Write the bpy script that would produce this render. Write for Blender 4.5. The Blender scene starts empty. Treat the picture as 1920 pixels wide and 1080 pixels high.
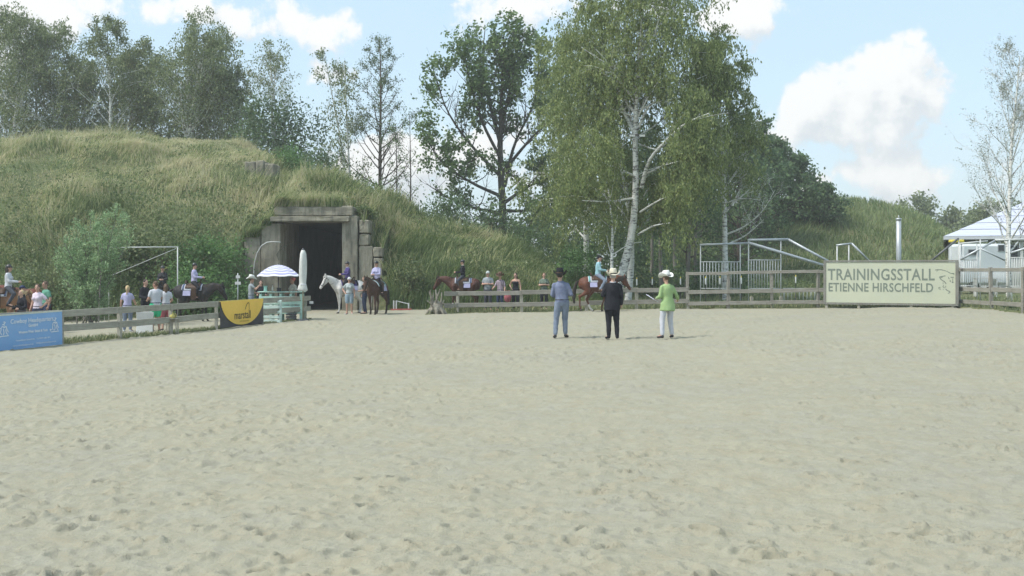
import bpy, bmesh, math, random
import numpy as np
from mathutils import Vector, Matrix, Euler

SC = bpy.context.scene
COL = SC.collection
R = math.radians
rng = np.random.default_rng(7)
random.seed(7)

# ------------------------------------------------------------------ camera
F_PX, HOR, CAM_H = 2000.0, 505.0, 1.85
cam_d = bpy.data.cameras.new('camera')
cam = bpy.data.objects.new('camera', cam_d)
COL.objects.link(cam)
cam.location = (0, 0, CAM_H)
cam.rotation_euler = (R(90), 0, 0)
cam_d.sensor_width = 36.0
cam_d.lens = 36.0 * F_PX / 1920.0
cam_d.shift_y = -(540.0 - HOR) / 1920.0
cam_d.clip_end = 6000
SC.camera = cam

# ------------------------------------------------------------------ light
SUN_EL, SUN_AZ = 56.0, -112.0      # azimuth clockwise from the view direction (+Y)
sd = Vector((math.sin(R(SUN_AZ)) * math.cos(R(SUN_EL)), math.cos(R(SUN_AZ)) * math.cos(R(SUN_EL)), math.sin(R(SUN_EL))))
sun_d = bpy.data.lights.new('sun', 'SUN')
sun_d.energy = 1.9
sun_d.angle = R(14)
sun_d.color = (1.0, 0.965, 0.9)
sun = bpy.data.objects.new('sun', sun_d)
COL.objects.link(sun)
sun.rotation_euler = sd.to_track_quat('Z', 'Y').to_euler()
sun.location = (-30, -20, 60)

vs = SC.view_settings
vs.view_transform = 'Standard'
vs.look = 'None'
vs.exposure = 1.16
vs.gamma = 1.0
vs.use_curve_mapping = False

cy = SC.cycles
cy.max_bounces = 4; cy.diffuse_bounces = 2; cy.use_adaptive_sampling = True; cy.adaptive_threshold = 0.025; cy.glossy_bounces = 2; cy.transmission_bounces = 3; cy.transparent_max_bounces = 4
cy.caustics_reflective = False; cy.caustics_refractive = False

# ------------------------------------------------------------------ node helpers
class NT:
    """small builder for node trees"""
    def __init__(s, tree):
        s.t = tree; s.n = tree.nodes; s.l = tree.links
    def node(s, kind, **kw):
        n = s.n.new(kind)
        for k, v in kw.items():
            setattr(n, k, v)
        return n
    def put(s, sock, v):
        if isinstance(v, bpy.types.NodeSocket):
            s.l.new(v, sock)
        else:
            sock.default_value = v
    def m(s, op, a, b=0.0, c=0.0, clamp=False):
        n = s.node('ShaderNodeMath', operation=op, use_clamp=clamp)
        s.put(n.inputs[0], a); s.put(n.inputs[1], b); s.put(n.inputs[2], c)
        return n.outputs[0]
    def v(s, op, a, b=(0, 0, 0), out=0):
        n = s.node('ShaderNodeVectorMath', operation=op)
        s.put(n.inputs[0], a)
        if op == 'SCALE':
            s.put(n.inputs['Scale'], b)
        else:
            s.put(n.inputs[1], b)
        return n.outputs[out]
    def noise(s, vec, scale, detail=3.0, rough=0.5, dist=0.0, out=0):
        n = s.node('ShaderNodeTexNoise')
        if vec is not None:
            s.put(n.inputs['Vector'], vec)
        s.put(n.inputs['Scale'], scale); s.put(n.inputs['Detail'], detail)
        s.put(n.inputs['Roughness'], rough); s.put(n.inputs['Distortion'], dist)
        return n.outputs[out]
    def ramp(s, f, stops, interp='LINEAR'):
        n = s.node('ShaderNodeValToRGB')
        n.color_ramp.interpolation = interp
        e = n.color_ramp.elements
        while len(e) < len(stops):
            e.new(0.5)
        for i, (p, c) in enumerate(stops):
            e[i].position = p
            e[i].color = (*c, 1) if len(c) == 3 else c
        s.put(n.inputs[0], f)
        return n.outputs[0]
    def mix(s, f, a, b, blend='MIX'):
        n = s.node('ShaderNodeMix', data_type='RGBA', blend_type=blend)
        s.put(n.inputs[0], f)
        for sock, v in ((n.inputs[6], a), (n.inputs[7], b)):
            if not isinstance(v, bpy.types.NodeSocket) and len(v) == 3:
                v = (*v, 1)
            s.put(sock, v)
        return n.outputs[2]
    def mapr(s, f, a, b, c=0.0, d=1.0, smooth=False):
        n = s.node('ShaderNodeMapRange', clamp=True)
        if smooth:
            n.interpolation_type = 'SMOOTHSTEP'
        s.put(n.inputs[0], f)
        for i, q in enumerate((a, b, c, d)):
            s.put(n.inputs[1 + i], q)
        return n.outputs[0]

# ------------------------------------------------------------------ sky
def build_world():
    w = bpy.data.worlds.new('World')
    SC.world = w
    w.use_nodes = True
    T = NT(w.node_tree)
    T.n.clear()
    out = T.node('ShaderNodeOutputWorld')
    bg = T.node('ShaderNodeBackground')
    sky = T.node('ShaderNodeTexSky', sky_type='NISHITA')
    sky.sun_disc = False
    sky.sun_elevation = R(SUN_EL)
    sky.sun_rotation = R(SUN_AZ)
    sky.altitude = 60; sky.air_density = 1.0; sky.dust_density = 1.6; sky.ozone_density = 1.0
    co = T.node('ShaderNodeTexCoord').outputs['Generated']
    d = T.v('NORMALIZE', co)
    sx = T.node('ShaderNodeSeparateXYZ'); T.l.new(d, sx.inputs[0])
    x, y, z = sx.outputs
    az = T.m('ARCTAN2', x, y)
    el = T.m('ARCSINE', z)
    # edge-breaking noise, shared
    n1 = T.noise(d, 16.0, 9.0, 0.6)
    n2 = T.noise(T.v('ADD', d, (-0.012, 0.0, 0.020)), 16.0, 9.0, 0.6)   # towards the sun, for the lit side of the clouds
    big = T.noise(T.v('MULTIPLY', d, (1.0, 1.0, 2.2)), 2.6, 4.0, 0.55)
    def blob(px, py, rx, ry, wgt, az, el):
        ca = math.atan2((px - 960) / F_PX, 1.0); ce = math.atan2((HOR - py) / F_PX, math.hypot(1, (px - 960) / F_PX))
        a = T.m('DIVIDE', T.m('SUBTRACT', az, ca), rx / F_PX)
        e = T.m('DIVIDE', T.m('SUBTRACT', el, ce), ry / F_PX)
        r2 = T.m('ADD', T.m('MULTIPLY', a, a), T.m('MULTIPLY', e, e))
        return T.m('MULTIPLY', T.m('EXPONENT', T.m('MULTIPLY', r2, -0.8)), wgt)
    blobs = [(1595, 165, 75, 62, .62), (1675, 165, 70, 40, .5), (1520, 185, 55, 45, .45), (1590, 240, 120, 40, .38), (1385, 25, 80, 42, .62),
             (1540, 330, 150, 36, .28), (1715, 325, 80, 36, .30), (1840, 310, 70, 40, .24), (1620, 400, 330, 36, .22), (1690, 70, 40, 20, .18),
             (40, 25, 110, 55, .46), (400, 25, 200, 45, .34), (630, 72, 90, 34, .30), (757, 30, 26, 20, .22), (985, 12, 150, 50, .48),
             (680, 300, 90, 55, .5), (930, 300, 190, 90, .40), (300, 130, 200, 40, .2), (-260, 150, 190, 90, .4), (2250, 180, 160, 80, .45)]
    def total(az, el):
        acc = None
        for b in blobs:
            o = blob(*b, az, el)
            acc = o if acc is None else T.m('ADD', acc, o)
        return acc
    wide = T.mapr(big, 0.5, 0.72, 0.0, 0.3, True)                        # the same cumulus going on over the whole sky
    outside = T.mapr(T.m('ABSOLUTE', az), 0.62, 0.9, 0.0, 1.0, True)
    high = T.mapr(el, 0.30, 0.5, 0.0, 1.0, True)
    more = T.m('MULTIPLY', wide, T.m('MAXIMUM', outside, high))
    def dens(n, az, el):
        q = T.m('ADD', T.m('MINIMUM', T.m('ADD', total(az, el), more), 0.52), T.m('MULTIPLY', T.m('SUBTRACT', n, 0.5), 1.75))
        return q
    q1 = dens(n1, az, el)
    q2 = dens(n2, T.m('SUBTRACT', az, 0.012), T.m('ADD', el, 0.026))
    c1 = T.mapr(q1, 0.25, 0.43, 0.0, 1.0, True)
    lit = T.mapr(T.m('SUBTRACT', q1, q2), -0.28, 0.22, 0.0, 1.0, True)
    ccol = T.mix(lit, (3.45, 3.7, 3.9), (4.75, 4.75, 4.68))
    # thin veil that whitens the blue a little, as summer haze does
    veil = T.mix(0.68, sky.outputs[0], (3.2, 4.2, 4.8))
    veil = T.mix(T.mapr(el, 0.0, 0.22, 0.35, 0.0, True), veil, (3.9, 4.4, 4.65))
    col = T.mix(T.m('MULTIPLY', c1, 0.93), veil, ccol)
    T.l.new(col, bg.inputs[0])
    bg.inputs[1].default_value = 0.10
    T.l.new(bg.outputs[0], out.inputs[0])
    w.cycles.sampling_method = 'MANUAL'
    w.cycles.sample_map_resolution = 512
build_world()

# ------------------------------------------------------------------ materials
MATS = {}
def new_mat(name):
    m = bpy.data.materials.new(name)
    m.use_nodes = True
    T = NT(m.node_tree)
    b = T.n['Principled BSDF']
    b.inputs['Specular IOR Level'].default_value = 0.25
    return m, T, b
def plain(name, c, c2=None, scale=6.0, rough=0.8, bump=0.0, metal=0.0, spec=0.25, detail=4.0, stretch=(1, 1, 1), bscale=None, world=False):
    """procedural two-tone material"""
    if name in MATS:
        return MATS[name]
    m, T, b = new_mat(name)
    if world:
        co = T.node('ShaderNodeNewGeometry').outputs['Position']
    else:
        co = T.node('ShaderNodeTexCoord').outputs['Object']
    co = T.v('MULTIPLY', co, stretch)
    if c2 is None:
        c2 = tuple(x * 0.8 for x in c)
    f = T.mapr(T.noise(co, scale, detail, 0.6), 0.32, 0.68)
    T.put(b.inputs['Base Color'], T.mix(f, c, c2))
    b.inputs['Roughness'].default_value = rough
    b.inputs['Metallic'].default_value = metal
    b.inputs['Specular IOR Level'].default_value = spec
    if bump:
        bn = T.node('ShaderNodeBump'); bn.inputs['Strength'].default_value = bump; bn.inputs['Distance'].default_value = 0.02
        T.put(bn.inputs['Height'], T.noise(co, bscale or scale * 4, 4.0, 0.6))
        T.l.new(bn.outputs[0], b.inputs['Normal'])
    MATS[name] = m
    return m
def leaf_mat(name, c1, c2, c3=None, scale=0.7, trans=0.32):
    if name in MATS:
        return MATS[name]
    m, T, b = new_mat(name)
    geo = T.node('ShaderNodeNewGeometry')
    f = T.mapr(T.noise(geo.outputs['Position'], scale, 3.0, 0.6), 0.36, 0.64)
    col = T.mix(f, c1, c2)
    if c3 is not None:
        col = T.mix(T.mapr(geo.outputs['Random Per Island'], 0.55, 1.0, 0.0, 0.8), col, c3)
    jit = T.mapr(geo.outputs['Random Per Island'], 0.0, 1.0, 0.72, 1.28)
    hsv = T.node('ShaderNodeHueSaturation'); T.put(hsv.inputs['Color'], col); T.put(hsv.inputs['Value'], jit)
    col = hsv.outputs[0]
    T.put(b.inputs['Base Color'], col)
    b.inputs['Roughness'].default_value = 0.55
    b.inputs['Specular IOR Level'].default_value = 0.3
    tr = T.node('ShaderNodeBsdfTranslucent'); T.put(tr.inputs[0], col)
    mx = T.node('ShaderNodeMixShader'); mx.inputs[0].default_value = trans
    T.l.new(b.outputs[0], mx.inputs[1]); T.l.new(tr.outputs[0], mx.inputs[2])
    T.l.new(mx.outputs[0], T.n['Material Output'].inputs[0])
    MATS[name] = m
    return m

# ------------------------------------------------------------------ mesh helpers
def mesh_np(name, V, Fq, mat, smooth=False):
    """mesh from a vertex array and a uniform face array (n,3) or (n,4)"""
    V = np.asarray(V, np.float32); Fq = np.asarray(Fq, np.int32)
    me = bpy.data.meshes.new(name)
    k = Fq.shape[1]; n = len(Fq)
    me.vertices.add(len(V)); me.vertices.foreach_set('co', V.ravel())
    me.loops.add(n * k); me.loops.foreach_set('vertex_index', Fq.ravel())
    me.polygons.add(n)
    me.polygons.foreach_set('loop_start', np.arange(0, n * k, k, dtype=np.int32))
    me.polygons.foreach_set('loop_total', np.full(n, k, np.int32))
    if smooth:
        me.polygons.foreach_set('use_smooth', np.ones(n, bool))
    me.update(calc_edges=True)
    if mat:
        me.materials.append(mat)
    return me
def link(name, me, parent=None, loc=None):
    o = bpy.data.objects.new(name, me)
    COL.objects.link(o)
    if parent is not None:
        o.parent = parent
    if loc is not None:
        o.location = loc
    return o
def tag(o, label=None, cat=None, group=None, kind=None):
    if label: o['label'] = label
    if cat: o['category'] = cat
    if group: o['group'] = group
    if kind: o['kind'] = kind
    return o
def thing(name, label, cat, loc=(0, 0, 0), rz=0.0, group=None):
    o = link(name, None)
    o.empty_display_size = 0.1
    o.location = loc; o.rotation_euler = (0, 0, rz)
    return tag(o, label, cat, group)

class MB:
    """collects closed shapes into one mesh"""
    def __init__(s):
        s.v = []; s.f = []
    def add(s, V, Fs):
        o = len(s.v)
        s.v.extend([tuple(p) for p in V]); s.f.extend([tuple(i + o for i in f) for f in Fs])
        return s
    def box(s, c, size, M=None):
        x, y, z = (q / 2 for q in size)
        V = [Vector((sx * x, sy * y, sz * z)) for sx in (-1, 1) for sy in (-1, 1) for sz in (-1, 1)]
        if M is not None:
            V = [M @ p for p in V]
        c = Vector(c)
        V = [p + c for p in V]
        return s.add(V, [(0, 1, 3, 2), (4, 6, 7, 5), (0, 4, 5, 1), (2, 3, 7, 6), (0, 2, 6, 4), (1, 5, 7, 3)])
    def beam(s, a, b, w, h, up=(0, 0, 1)):
        """board from a to b; w across, h along up"""
        a = Vector(a); b = Vector(b)
        d = (b - a); L = d.length; d.normalize()
        u = Vector(up); side = d.cross(u).normalized(); u = side.cross(d).normalized()
        M = Matrix((side, d, u)).transposed()
        return s.box((a + b) / 2, (w, L, h), M)
    def loft(s, pts, radii, n=10, caps=True, flat=None, up=None):
        """tube along pts; radii floats or (ra, rb)"""
        pts = [Vector(p) for p in pts]
        m = len(pts)
        rings = []
        prev = Vector(up) if up is not None else None
        V = []
        for i, p in enumerate(pts):
            t = (pts[min(i + 1, m - 1)] - pts[max(i - 1, 0)])
            t = t.normalized() if t.length > 1e-9 else Vector((0, 0, 1))
            if prev is None:
                prev = Vector((1, 0, 0)) if abs(t.x) < 0.9 else Vector((0, 1, 0))
            a = (prev - t * prev.dot(t))
            a = a.normalized() if a.length > 1e-6 else t.orthogonal().normalized()
            prev = a
            b = t.cross(a)
            r = radii[i]
            ra, rb = (r, r) if not isinstance(r, (tuple, list)) else r
            for k in range(n):
                an = 2 * math.pi * k / n
                V.append(p + a * math.cos(an) * ra + b * math.sin(an) * rb)
        Fs = []
        for i in range(m - 1):
            for k in range(n):
                k2 = (k + 1) % n
                Fs.append((i * n + k, i * n + k2, (i + 1) * n + k2, (i + 1) * n + k))
        if caps:
            Fs.append(tuple(range(n - 1, -1, -1))); Fs.append(tuple((m - 1) * n + k for k in range(n)))
        return s.add(V, Fs)
    def cap(s, a, b, ra, rb, n=10):
        """capsule with two radii"""
        a = Vector(a); b = Vector(b)
        d = (b - a)
        d = d.normalized() if d.length > 1e-6 else Vector((0, 0, 1))
        P, Q = [], []
        for t in (-0.98, -0.7, 0.0):
            P.append(a + d * ra * t); Q.append(max(ra * math.sqrt(max(1 - t * t, 0)), ra * 0.15))
        for t in (0.0, 0.7, 0.98):
            P.append(b + d * rb * t); Q.append(max(rb * math.sqrt(max(1 - t * t, 0)), rb * 0.15))
        if (b - a).length < 1e-6:
            P.pop(2); Q.pop(2)
        return s.loft(P, Q, n)
    def ell(s, c, r, n=12, m=8, M=None):
        """ellipsoid"""
        c = Vector(c)
        V = []; Fs = []
        for i in range(1, m):
            th = math.pi * i / m
            for k in range(n):
                ph = 2 * math.pi * k / n
                p = Vector((r[0] * math.sin(th) * math.cos(ph), r[1] * math.sin(th) * math.sin(ph), r[2] * math.cos(th)))
                if M is not None:
                    p = M @ p
                V.append(c + p)
        top = Vector((0, 0, r[2])); bot = Vector((0, 0, -r[2]))
        if M is not None:
            top = M @ top; bot = M @ bot
        V.append(c + top); V.append(c + bot)
        T_, B_ = len(V) - 2, len(V) - 1
        for k in range(n):
            k2 = (k + 1) % n
            Fs.append((T_, k, k2)); Fs.append((B_, (m - 2) * n + k2, (m - 2) * n + k))
            for i in range(m - 2):
                Fs.append((i * n + k, (i + 1) * n + k, (i + 1) * n + k2, i * n + k2))
        return s.add(V, Fs)
    def build(s, name, mat, parent=None, smooth=False, loc=None, bevel=0.0):
        me = bpy.data.meshes.new(name)
        me.from_pydata(s.v, [], s.f)
        if smooth:
            me.polygons.foreach_set('use_smooth', np.ones(len(me.polygons), bool))
        me.update()
        if mat:
            me.materials.append(mat)
        o = link(name, me, parent, loc)
        if bevel:
            bv = o.modifiers.new('bevel', 'BEVEL'); bv.width = bevel; bv.segments = 1; bv.limit_method = 'ANGLE'
        return o

# ------------------------------------------------------------------ layout helpers (the place measured from the photograph)
TILT = 0.018
def tilt(x):
    return TILT * min(max(x, -30.0), 30.0)
def G(px, py):
    """point of the gently tilted ground seen at a pixel"""
    u = (px - 960) / F_PX
    Y = F_PX * CAM_H / ((py - HOR) + F_PX * TILT * u)
    return Vector((u * Y, Y, TILT * u * Y))
def D(px, Y, z=None):
    """ground point in column px at distance Y"""
    X = (px - 960) / F_PX * Y
    return Vector((X, Y, tilt(X) if z is None else z))
def W(px, py, Y):
    """point in space at distance Y"""
    return Vector(((px - 960) / F_PX * Y, Y, CAM_H + (HOR - py) / F_PX * Y))

def vnoise(X, Y, seed):
    """value noise on arrays"""
    xi = np.floor(X).astype(np.int64); yi = np.floor(Y).astype(np.int64)
    fx = X - xi; fy = Y - yi
    fx = fx * fx * (3 - 2 * fx); fy = fy * fy * (3 - 2 * fy)
    def h(a, b):
        q = (a * 374761393 + b * 668265263 + seed * 974634777) & 0x7fffffff
        q = ((q ^ (q >> 13)) * 1274126177) & 0x7fffffff
        return ((q ^ (q >> 16)) & 0xffff) / 65535.0
    return (h(xi, yi) * (1 - fx) + h(xi + 1, yi) * fx) * (1 - fy) + (h(xi, yi + 1) * (1 - fx) + h(xi + 1, yi + 1) * fx) * fy
# ------------------------------------------------------------------ ground, sand, mounds
def ground_mats():
    m, T, b = new_mat('sand')
    pos = T.node('ShaderNodeNewGeometry').outputs['Position']
    big = T.mapr(T.noise(pos, 0.35, 4.0, 0.6), 0.35, 0.65)
    mid = T.mapr(T.noise(pos, 3.0, 5.0, 0.65), 0.35, 0.7)
    fine = T.mapr(T.noise(pos, 55.0, 4.0, 0.7), 0.3, 0.7)
    col = T.mix(big, (0.348, 0.332, 0.250), (0.318, 0.311, 0.250))
    col = T.mix(T.m('MULTIPLY', mid, 0.5), col, (0.290, 0.250, 0.165))
    col = T.mix(T.m('MULTIPLY', fine, 0.35), col, (0.24, 0.225, 0.17))
    dark = T.m('MAXIMUM', T.mapr(T.noise(pos, 21.0, 4.0, 0.7), 0.62, 0.70), T.mapr(T.noise(pos, 7.0, 5.0, 0.72), 0.63, 0.70))
    col = T.mix(T.m('MULTIPLY', dark, 0.42), col, (0.15, 0.13, 0.095))
    T.put(b.inputs['Base Color'], col)
    b.inputs['Roughness'].default_value = 0.95
    b.inputs['Specular IOR Level'].default_value = 0.1
    bn = T.node('ShaderNodeBump'); bn.inputs['Strength'].default_value = 0.9; bn.inputs['Distance'].default_value = 0.02
    T.put(bn.inputs['Height'], T.m('ADD', T.noise(pos, 12.0, 6.0, 0.72), T.m('MULTIPLY', T.noise(pos, 70.0, 3.0, 0.7), 0.35)))
    T.l.new(bn.outputs[0], b.inputs['Normal'])
    MATS['sand'] = m
    m, T, b = new_mat('meadow_soil')
    pos = T.node('ShaderNodeNewGeometry').outputs['Position']
    f = T.mapr(T.noise(pos, 0.45, 5.0, 0.62), 0.35, 0.65)
    g = T.mapr(T.noise(pos, 4.0, 4.0, 0.6), 0.3, 0.7)
    col = T.mix(f, (0.115, 0.15, 0.06), (0.20, 0.19, 0.095))
    col = T.mix(T.m('MULTIPLY', g, 0.5), col, (0.08, 0.105, 0.045))
    T.put(b.inputs['Base Color'], col); b.inputs['Roughness'].default_value = 0.95
    bn = T.node('ShaderNodeBump'); bn.inputs['Strength'].default_value = 1.0; bn.inputs['Distance'].default_value = 0.15
    T.put(bn.inputs['Height'], T.noise(pos, 5.0, 5.0, 0.7)); T.l.new(bn.outputs[0], b.inputs['Normal'])
    MATS['meadow_soil'] = m
    # blades: straw mixed with green, by patch
    m, T, b = new_mat('tall_grass')
    geo = T.node('ShaderNodeNewGeometry')
    pos = geo.outputs['Position']
    sx = T.node('ShaderNodeSeparateXYZ'); T.l.new(pos, sx.inputs[0])
    patch = T.noise(T.v('MULTIPLY', pos, (1.0, 1.0, 0.7)), 0.33, 4.0, 0.62)
    up = T.mapr(sx.outputs[2], 0.5, 9.0, -0.15, 0.10)                 # drier turf on the crest
    f = T.mapr(T.m('ADD', T.m('ADD', patch, up), T.m('MULTIPLY', T.m('SUBTRACT', geo.outputs['Random Per Island'], 0.5), 0.34)), 0.34, 0.66)
    col = T.ramp(f, [(0.0, (0.110, 0.170, 0.062)), (0.33, (0.215, 0.275, 0.110)), (0.60, (0.38, 0.41, 0.195)), (1.0, (0.57, 0.53, 0.335))])
    T.put(b.inputs['Base Color'], col); b.inputs['Roughness'].default_value = 0.7
    tr = T.node('ShaderNodeBsdfTranslucent'); T.put(tr.inputs[0], col)
    mx = T.node('ShaderNodeMixShader'); mx.inputs[0].default_value = 0.45
    T.l.new(b.outputs[0], mx.inputs[1]); T.l.new(tr.outputs[0], mx.inputs[2]); T.l.new(mx.outputs[0], T.n['Material Output'].inputs[0])
    MATS['tall_grass'] = m
ground_mats()
MATS['short_grass'] = leaf_mat('short_grass', (0.14, 0.19, 0.08), (0.21, 0.235, 0.11), (0.36, 0.34, 0.20), 0.8)
MATS['hill_grass'] = leaf_mat('hill_grass', (0.15, 0.225, 0.09), (0.21, 0.27, 0.105), (0.30, 0.32, 0.16), 0.25, .45)

def grid_faces(nr, nc):
    i = np.arange((nr - 1) * (nc - 1)); r = i // (nc - 1); c = i % (nc - 1)
    a = r * nc + c
    return np.stack([a, a + 1, a + nc + 1, a + nc], 1)

# ground: one sheet to the horizon
gx = np.array([-3000, -900, -300, -120, -60, -30, 0, 30, 60, 120, 300, 900, 3000], float)
gy = np.array([-60, 0, 30, 60, 90, 140, 300, 900, 4000], float)
GX, GY = np.meshgrid(gx, gy)
GV = np.stack([GX, GY, TILT * np.clip(GX, -30, 30) - 0.22], -1).reshape(-1, 3)
tag(link('ground', mesh_np('ground', GV, grid_faces(len(gy), len(gx)), MATS['meadow_soil'])), 'dark turf and soil under and around the riding arena', kind='structure')

# edge of the sand along the fence behind the judges (X -> Y)
VE = [G(*p) for p in ((796, 591), (830, 588), (930, 586), (1040, 584), (1170, 581), (1300, 579), (1540, 577), (1795, 576), (1925, 586), (2150, 603))]
VX = np.array([p.x for p in VE]); VY = np.array([p.y for p in VE])
# fence line beside the left edge of the sand
LF = [G(*p) for p in ((-150, 672), (0, 656), (115, 647), (222, 637.5), (318, 627), (404, 617), (490, 608), (580, 600))]
LX = np.array([p.x for p in LF]); LY = np.array([p.y for p in LF])

def build_sand():
    ncol = 580
    ys = [4.6]
    while ys[-1] < 54:
        ys.append(ys[-1] + .0160 * (max(ys[-1], 5.5) / 6) ** 1.68)
    Y = np.array(ys); nrow = len(Y)
    u = np.linspace(-1, 1, ncol)
    hw = 0.56 * Y + 2.0
    X = u[None, :] * hw[:, None]
    Yg = np.repeat(Y[:, None], ncol, 1)
    Z = TILT * np.clip(X, -30, 30)
    H = (vnoise(X * 0.5, Yg * 0.5, 1) - .5) * 0.06 + (vnoise(X * 1.7, Yg * 1.7, 2) - .5) * 0.03 + (vnoise(X * 5, Yg * 5, 3) - .5) * 0.02 \
        + (vnoise(X * 12, Yg * 12, 4) - .5) * 0.018 + (vnoise(X * 27, Yg * 27, 5) - .5) * 0.014
    # loose crumbs where the footing has been kicked up
    crumb = np.clip(vnoise(X * 33, Yg * 33, 6) - .66, 0, 1) * np.clip(vnoise(X * .9, Yg * .9, 7) - .35, 0, 1)
    H += crumb * 0.05
    r2 = np.random.default_rng(11)
    ns = 34000
    sy = np.sqrt(r2.uniform(4.8 ** 2, 42 ** 2, ns)); sx_ = r2.uniform(-1, 1, ns) * (0.56 * sy + 1.9)
    # trails: horses going round in file, two lines of prints each
    n0 = ns
    tx, ty = [], []
    for q in range(26):
        x0, y0, a0 = r2.uniform(-9, 9), r2.uniform(5, 24), r2.uniform(0, 2 * math.pi)
        bend = r2.normal(0, .035)
        for i in range(int(r2.uniform(25, 70))):
            a0 += bend * .5
            x0 += math.cos(a0) * .5; y0 += math.sin(a0) * .5
            o = r2.choice((-.11, .11))
            tx.append(x0 - math.sin(a0) * o + r2.normal(0, .03)); ty.append(y0 + math.cos(a0) * o + r2.normal(0, .04))
    tx, ty = np.array(tx), np.array(ty)
    ok = (ty > 4.9) & (ty < 42) & (np.abs(tx) < .55 * ty + 1.8)
    sx_ = np.concatenate([sx_, tx[ok]]); sy = np.concatenate([sy, ty[ok]]); ns = len(sx_)
    clus = vnoise(sx_ * 0.30, sy * 0.30, 9) * .65 + vnoise(sx_ * 1.1, sy * 1.1, 10) * .35
    for k in range(ns):
        if k < n0 and r2.random() > np.clip((clus[k] - .34) * 2.6, .03, 1):
            continue
        y0, x0 = sy[k], sx_[k]
        deepish = r2.random() < (.33 if k < n0 else .6)
        w = r2.uniform(0.034, 0.062); l = w * r2.uniform(1.0, 1.7)
        dep = r2.uniform(0.032, 0.060) if deepish else r2.uniform(0.010, 0.030)
        a = r2.normal(0, .8)
        rad = 2.6 * max(w, l)
        i0, i1 = np.searchsorted(Y, [y0 - rad, y0 + rad]); i1 += 1
        wd = 0.56 * y0 + 2.0
        j0 = max(int(((x0 - rad) / wd + 1) / 2 * (ncol - 1)) - 1, 0); j1 = int(((x0 + rad) / wd + 1) / 2 * (ncol - 1)) + 2
        xs = X[i0:i1, j0:j1] - x0; ys_ = Yg[i0:i1, j0:j1] - y0
        if xs.size == 0:
            continue
        p = (xs * math.cos(a) + ys_ * math.sin(a)) / w; q = (-xs * math.sin(a) + ys_ * math.cos(a)) / l
        rr = np.sqrt(p * p + q * q) + (vnoise(xs * 30 + k, ys_ * 30, 8) - .5) * .5
        pit = -dep * np.clip((1.12 - rr) / .34, 0, 1) * (0.70 + 0.4 * np.clip(q, -1, 1))
        rim = dep * 0.42 * np.exp(-((rr - 1.42) / 0.36) ** 2) * (1 - 0.7 * np.clip(q, -1, 1))
        H[i0:i1, j0:j1] += pit + rim
    # behind the fence the sand dips under the turf
    yv = np.interp(X, VX, VY, left=200, right=VY[-1])
    H += np.where(Yg > yv + 0.5, -0.16, 0.0)
    V = np.stack([X, Yg, Z + H], -1).reshape(-1, 3)
    tag(link('arena_sand', mesh_np('arena_sand', V, grid_faces(nrow, ncol), MATS['sand'], True)), 'pale trampled sand of the riding arena with hoof prints', kind='structure')
build_sand()

def build_verges():
    # turf behind the fence on the far side
    xs = np.concatenate([np.linspace(VX[0], VX[-1], 120), [45, 60]])
    ts = np.concatenate([np.linspace(0, 1, 14) ** 1.5 * 12, [20, 40, 70]])
    X, Tt = np.meshgrid(xs, ts)
    yv = np.interp(X, VX, VY)
    Y = yv + Tt + (vnoise(X * 1.3, X * 0, 21) - .5) * 0.35 * (Tt < .2)
    Z = TILT * np.clip(X, -30, 30) + np.where(Tt < 0.01, -0.05, 0.03) + (vnoise(X * .8, Y * .8, 22) - .5) * 0.05
    tag(link('grass_verge', mesh_np('grass_verge', np.stack([X, Y, Z], -1).reshape(-1, 3), grid_faces(len(ts), len(xs)), MATS['meadow_soil'], True)), 'turf behind the far fence of the arena', kind='structure')
    # strip under the fence on the other side
    xs = np.linspace(LX[0], LX[-1], 90)
    ts = np.array([0, .12, .5, 1.0, 1.6])
    X, Tt = np.meshgrid(xs, ts)
    Y = np.interp(X, LX, LY) + Tt * np.interp(X, [-17, -11.5, -9.5, -8], [1.8, 1.3, .5, .35])
    Z = TILT * X + np.where(Tt < 0.01, -0.06, 0.045) + (vnoise(X * 1.6, Y * 1.6, 23) - .5) * 0.05 - np.where(Tt > 1.5, .1, 0)
    tag(link('grass_strip', mesh_np('grass_strip', np.stack([X, Y, Z], -1).reshape(-1, 3), grid_faces(len(ts), len(xs)), MATS['meadow_soil'], True)), 'narrow turf strip under the banner fence', kind='structure')
build_verges()

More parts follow.
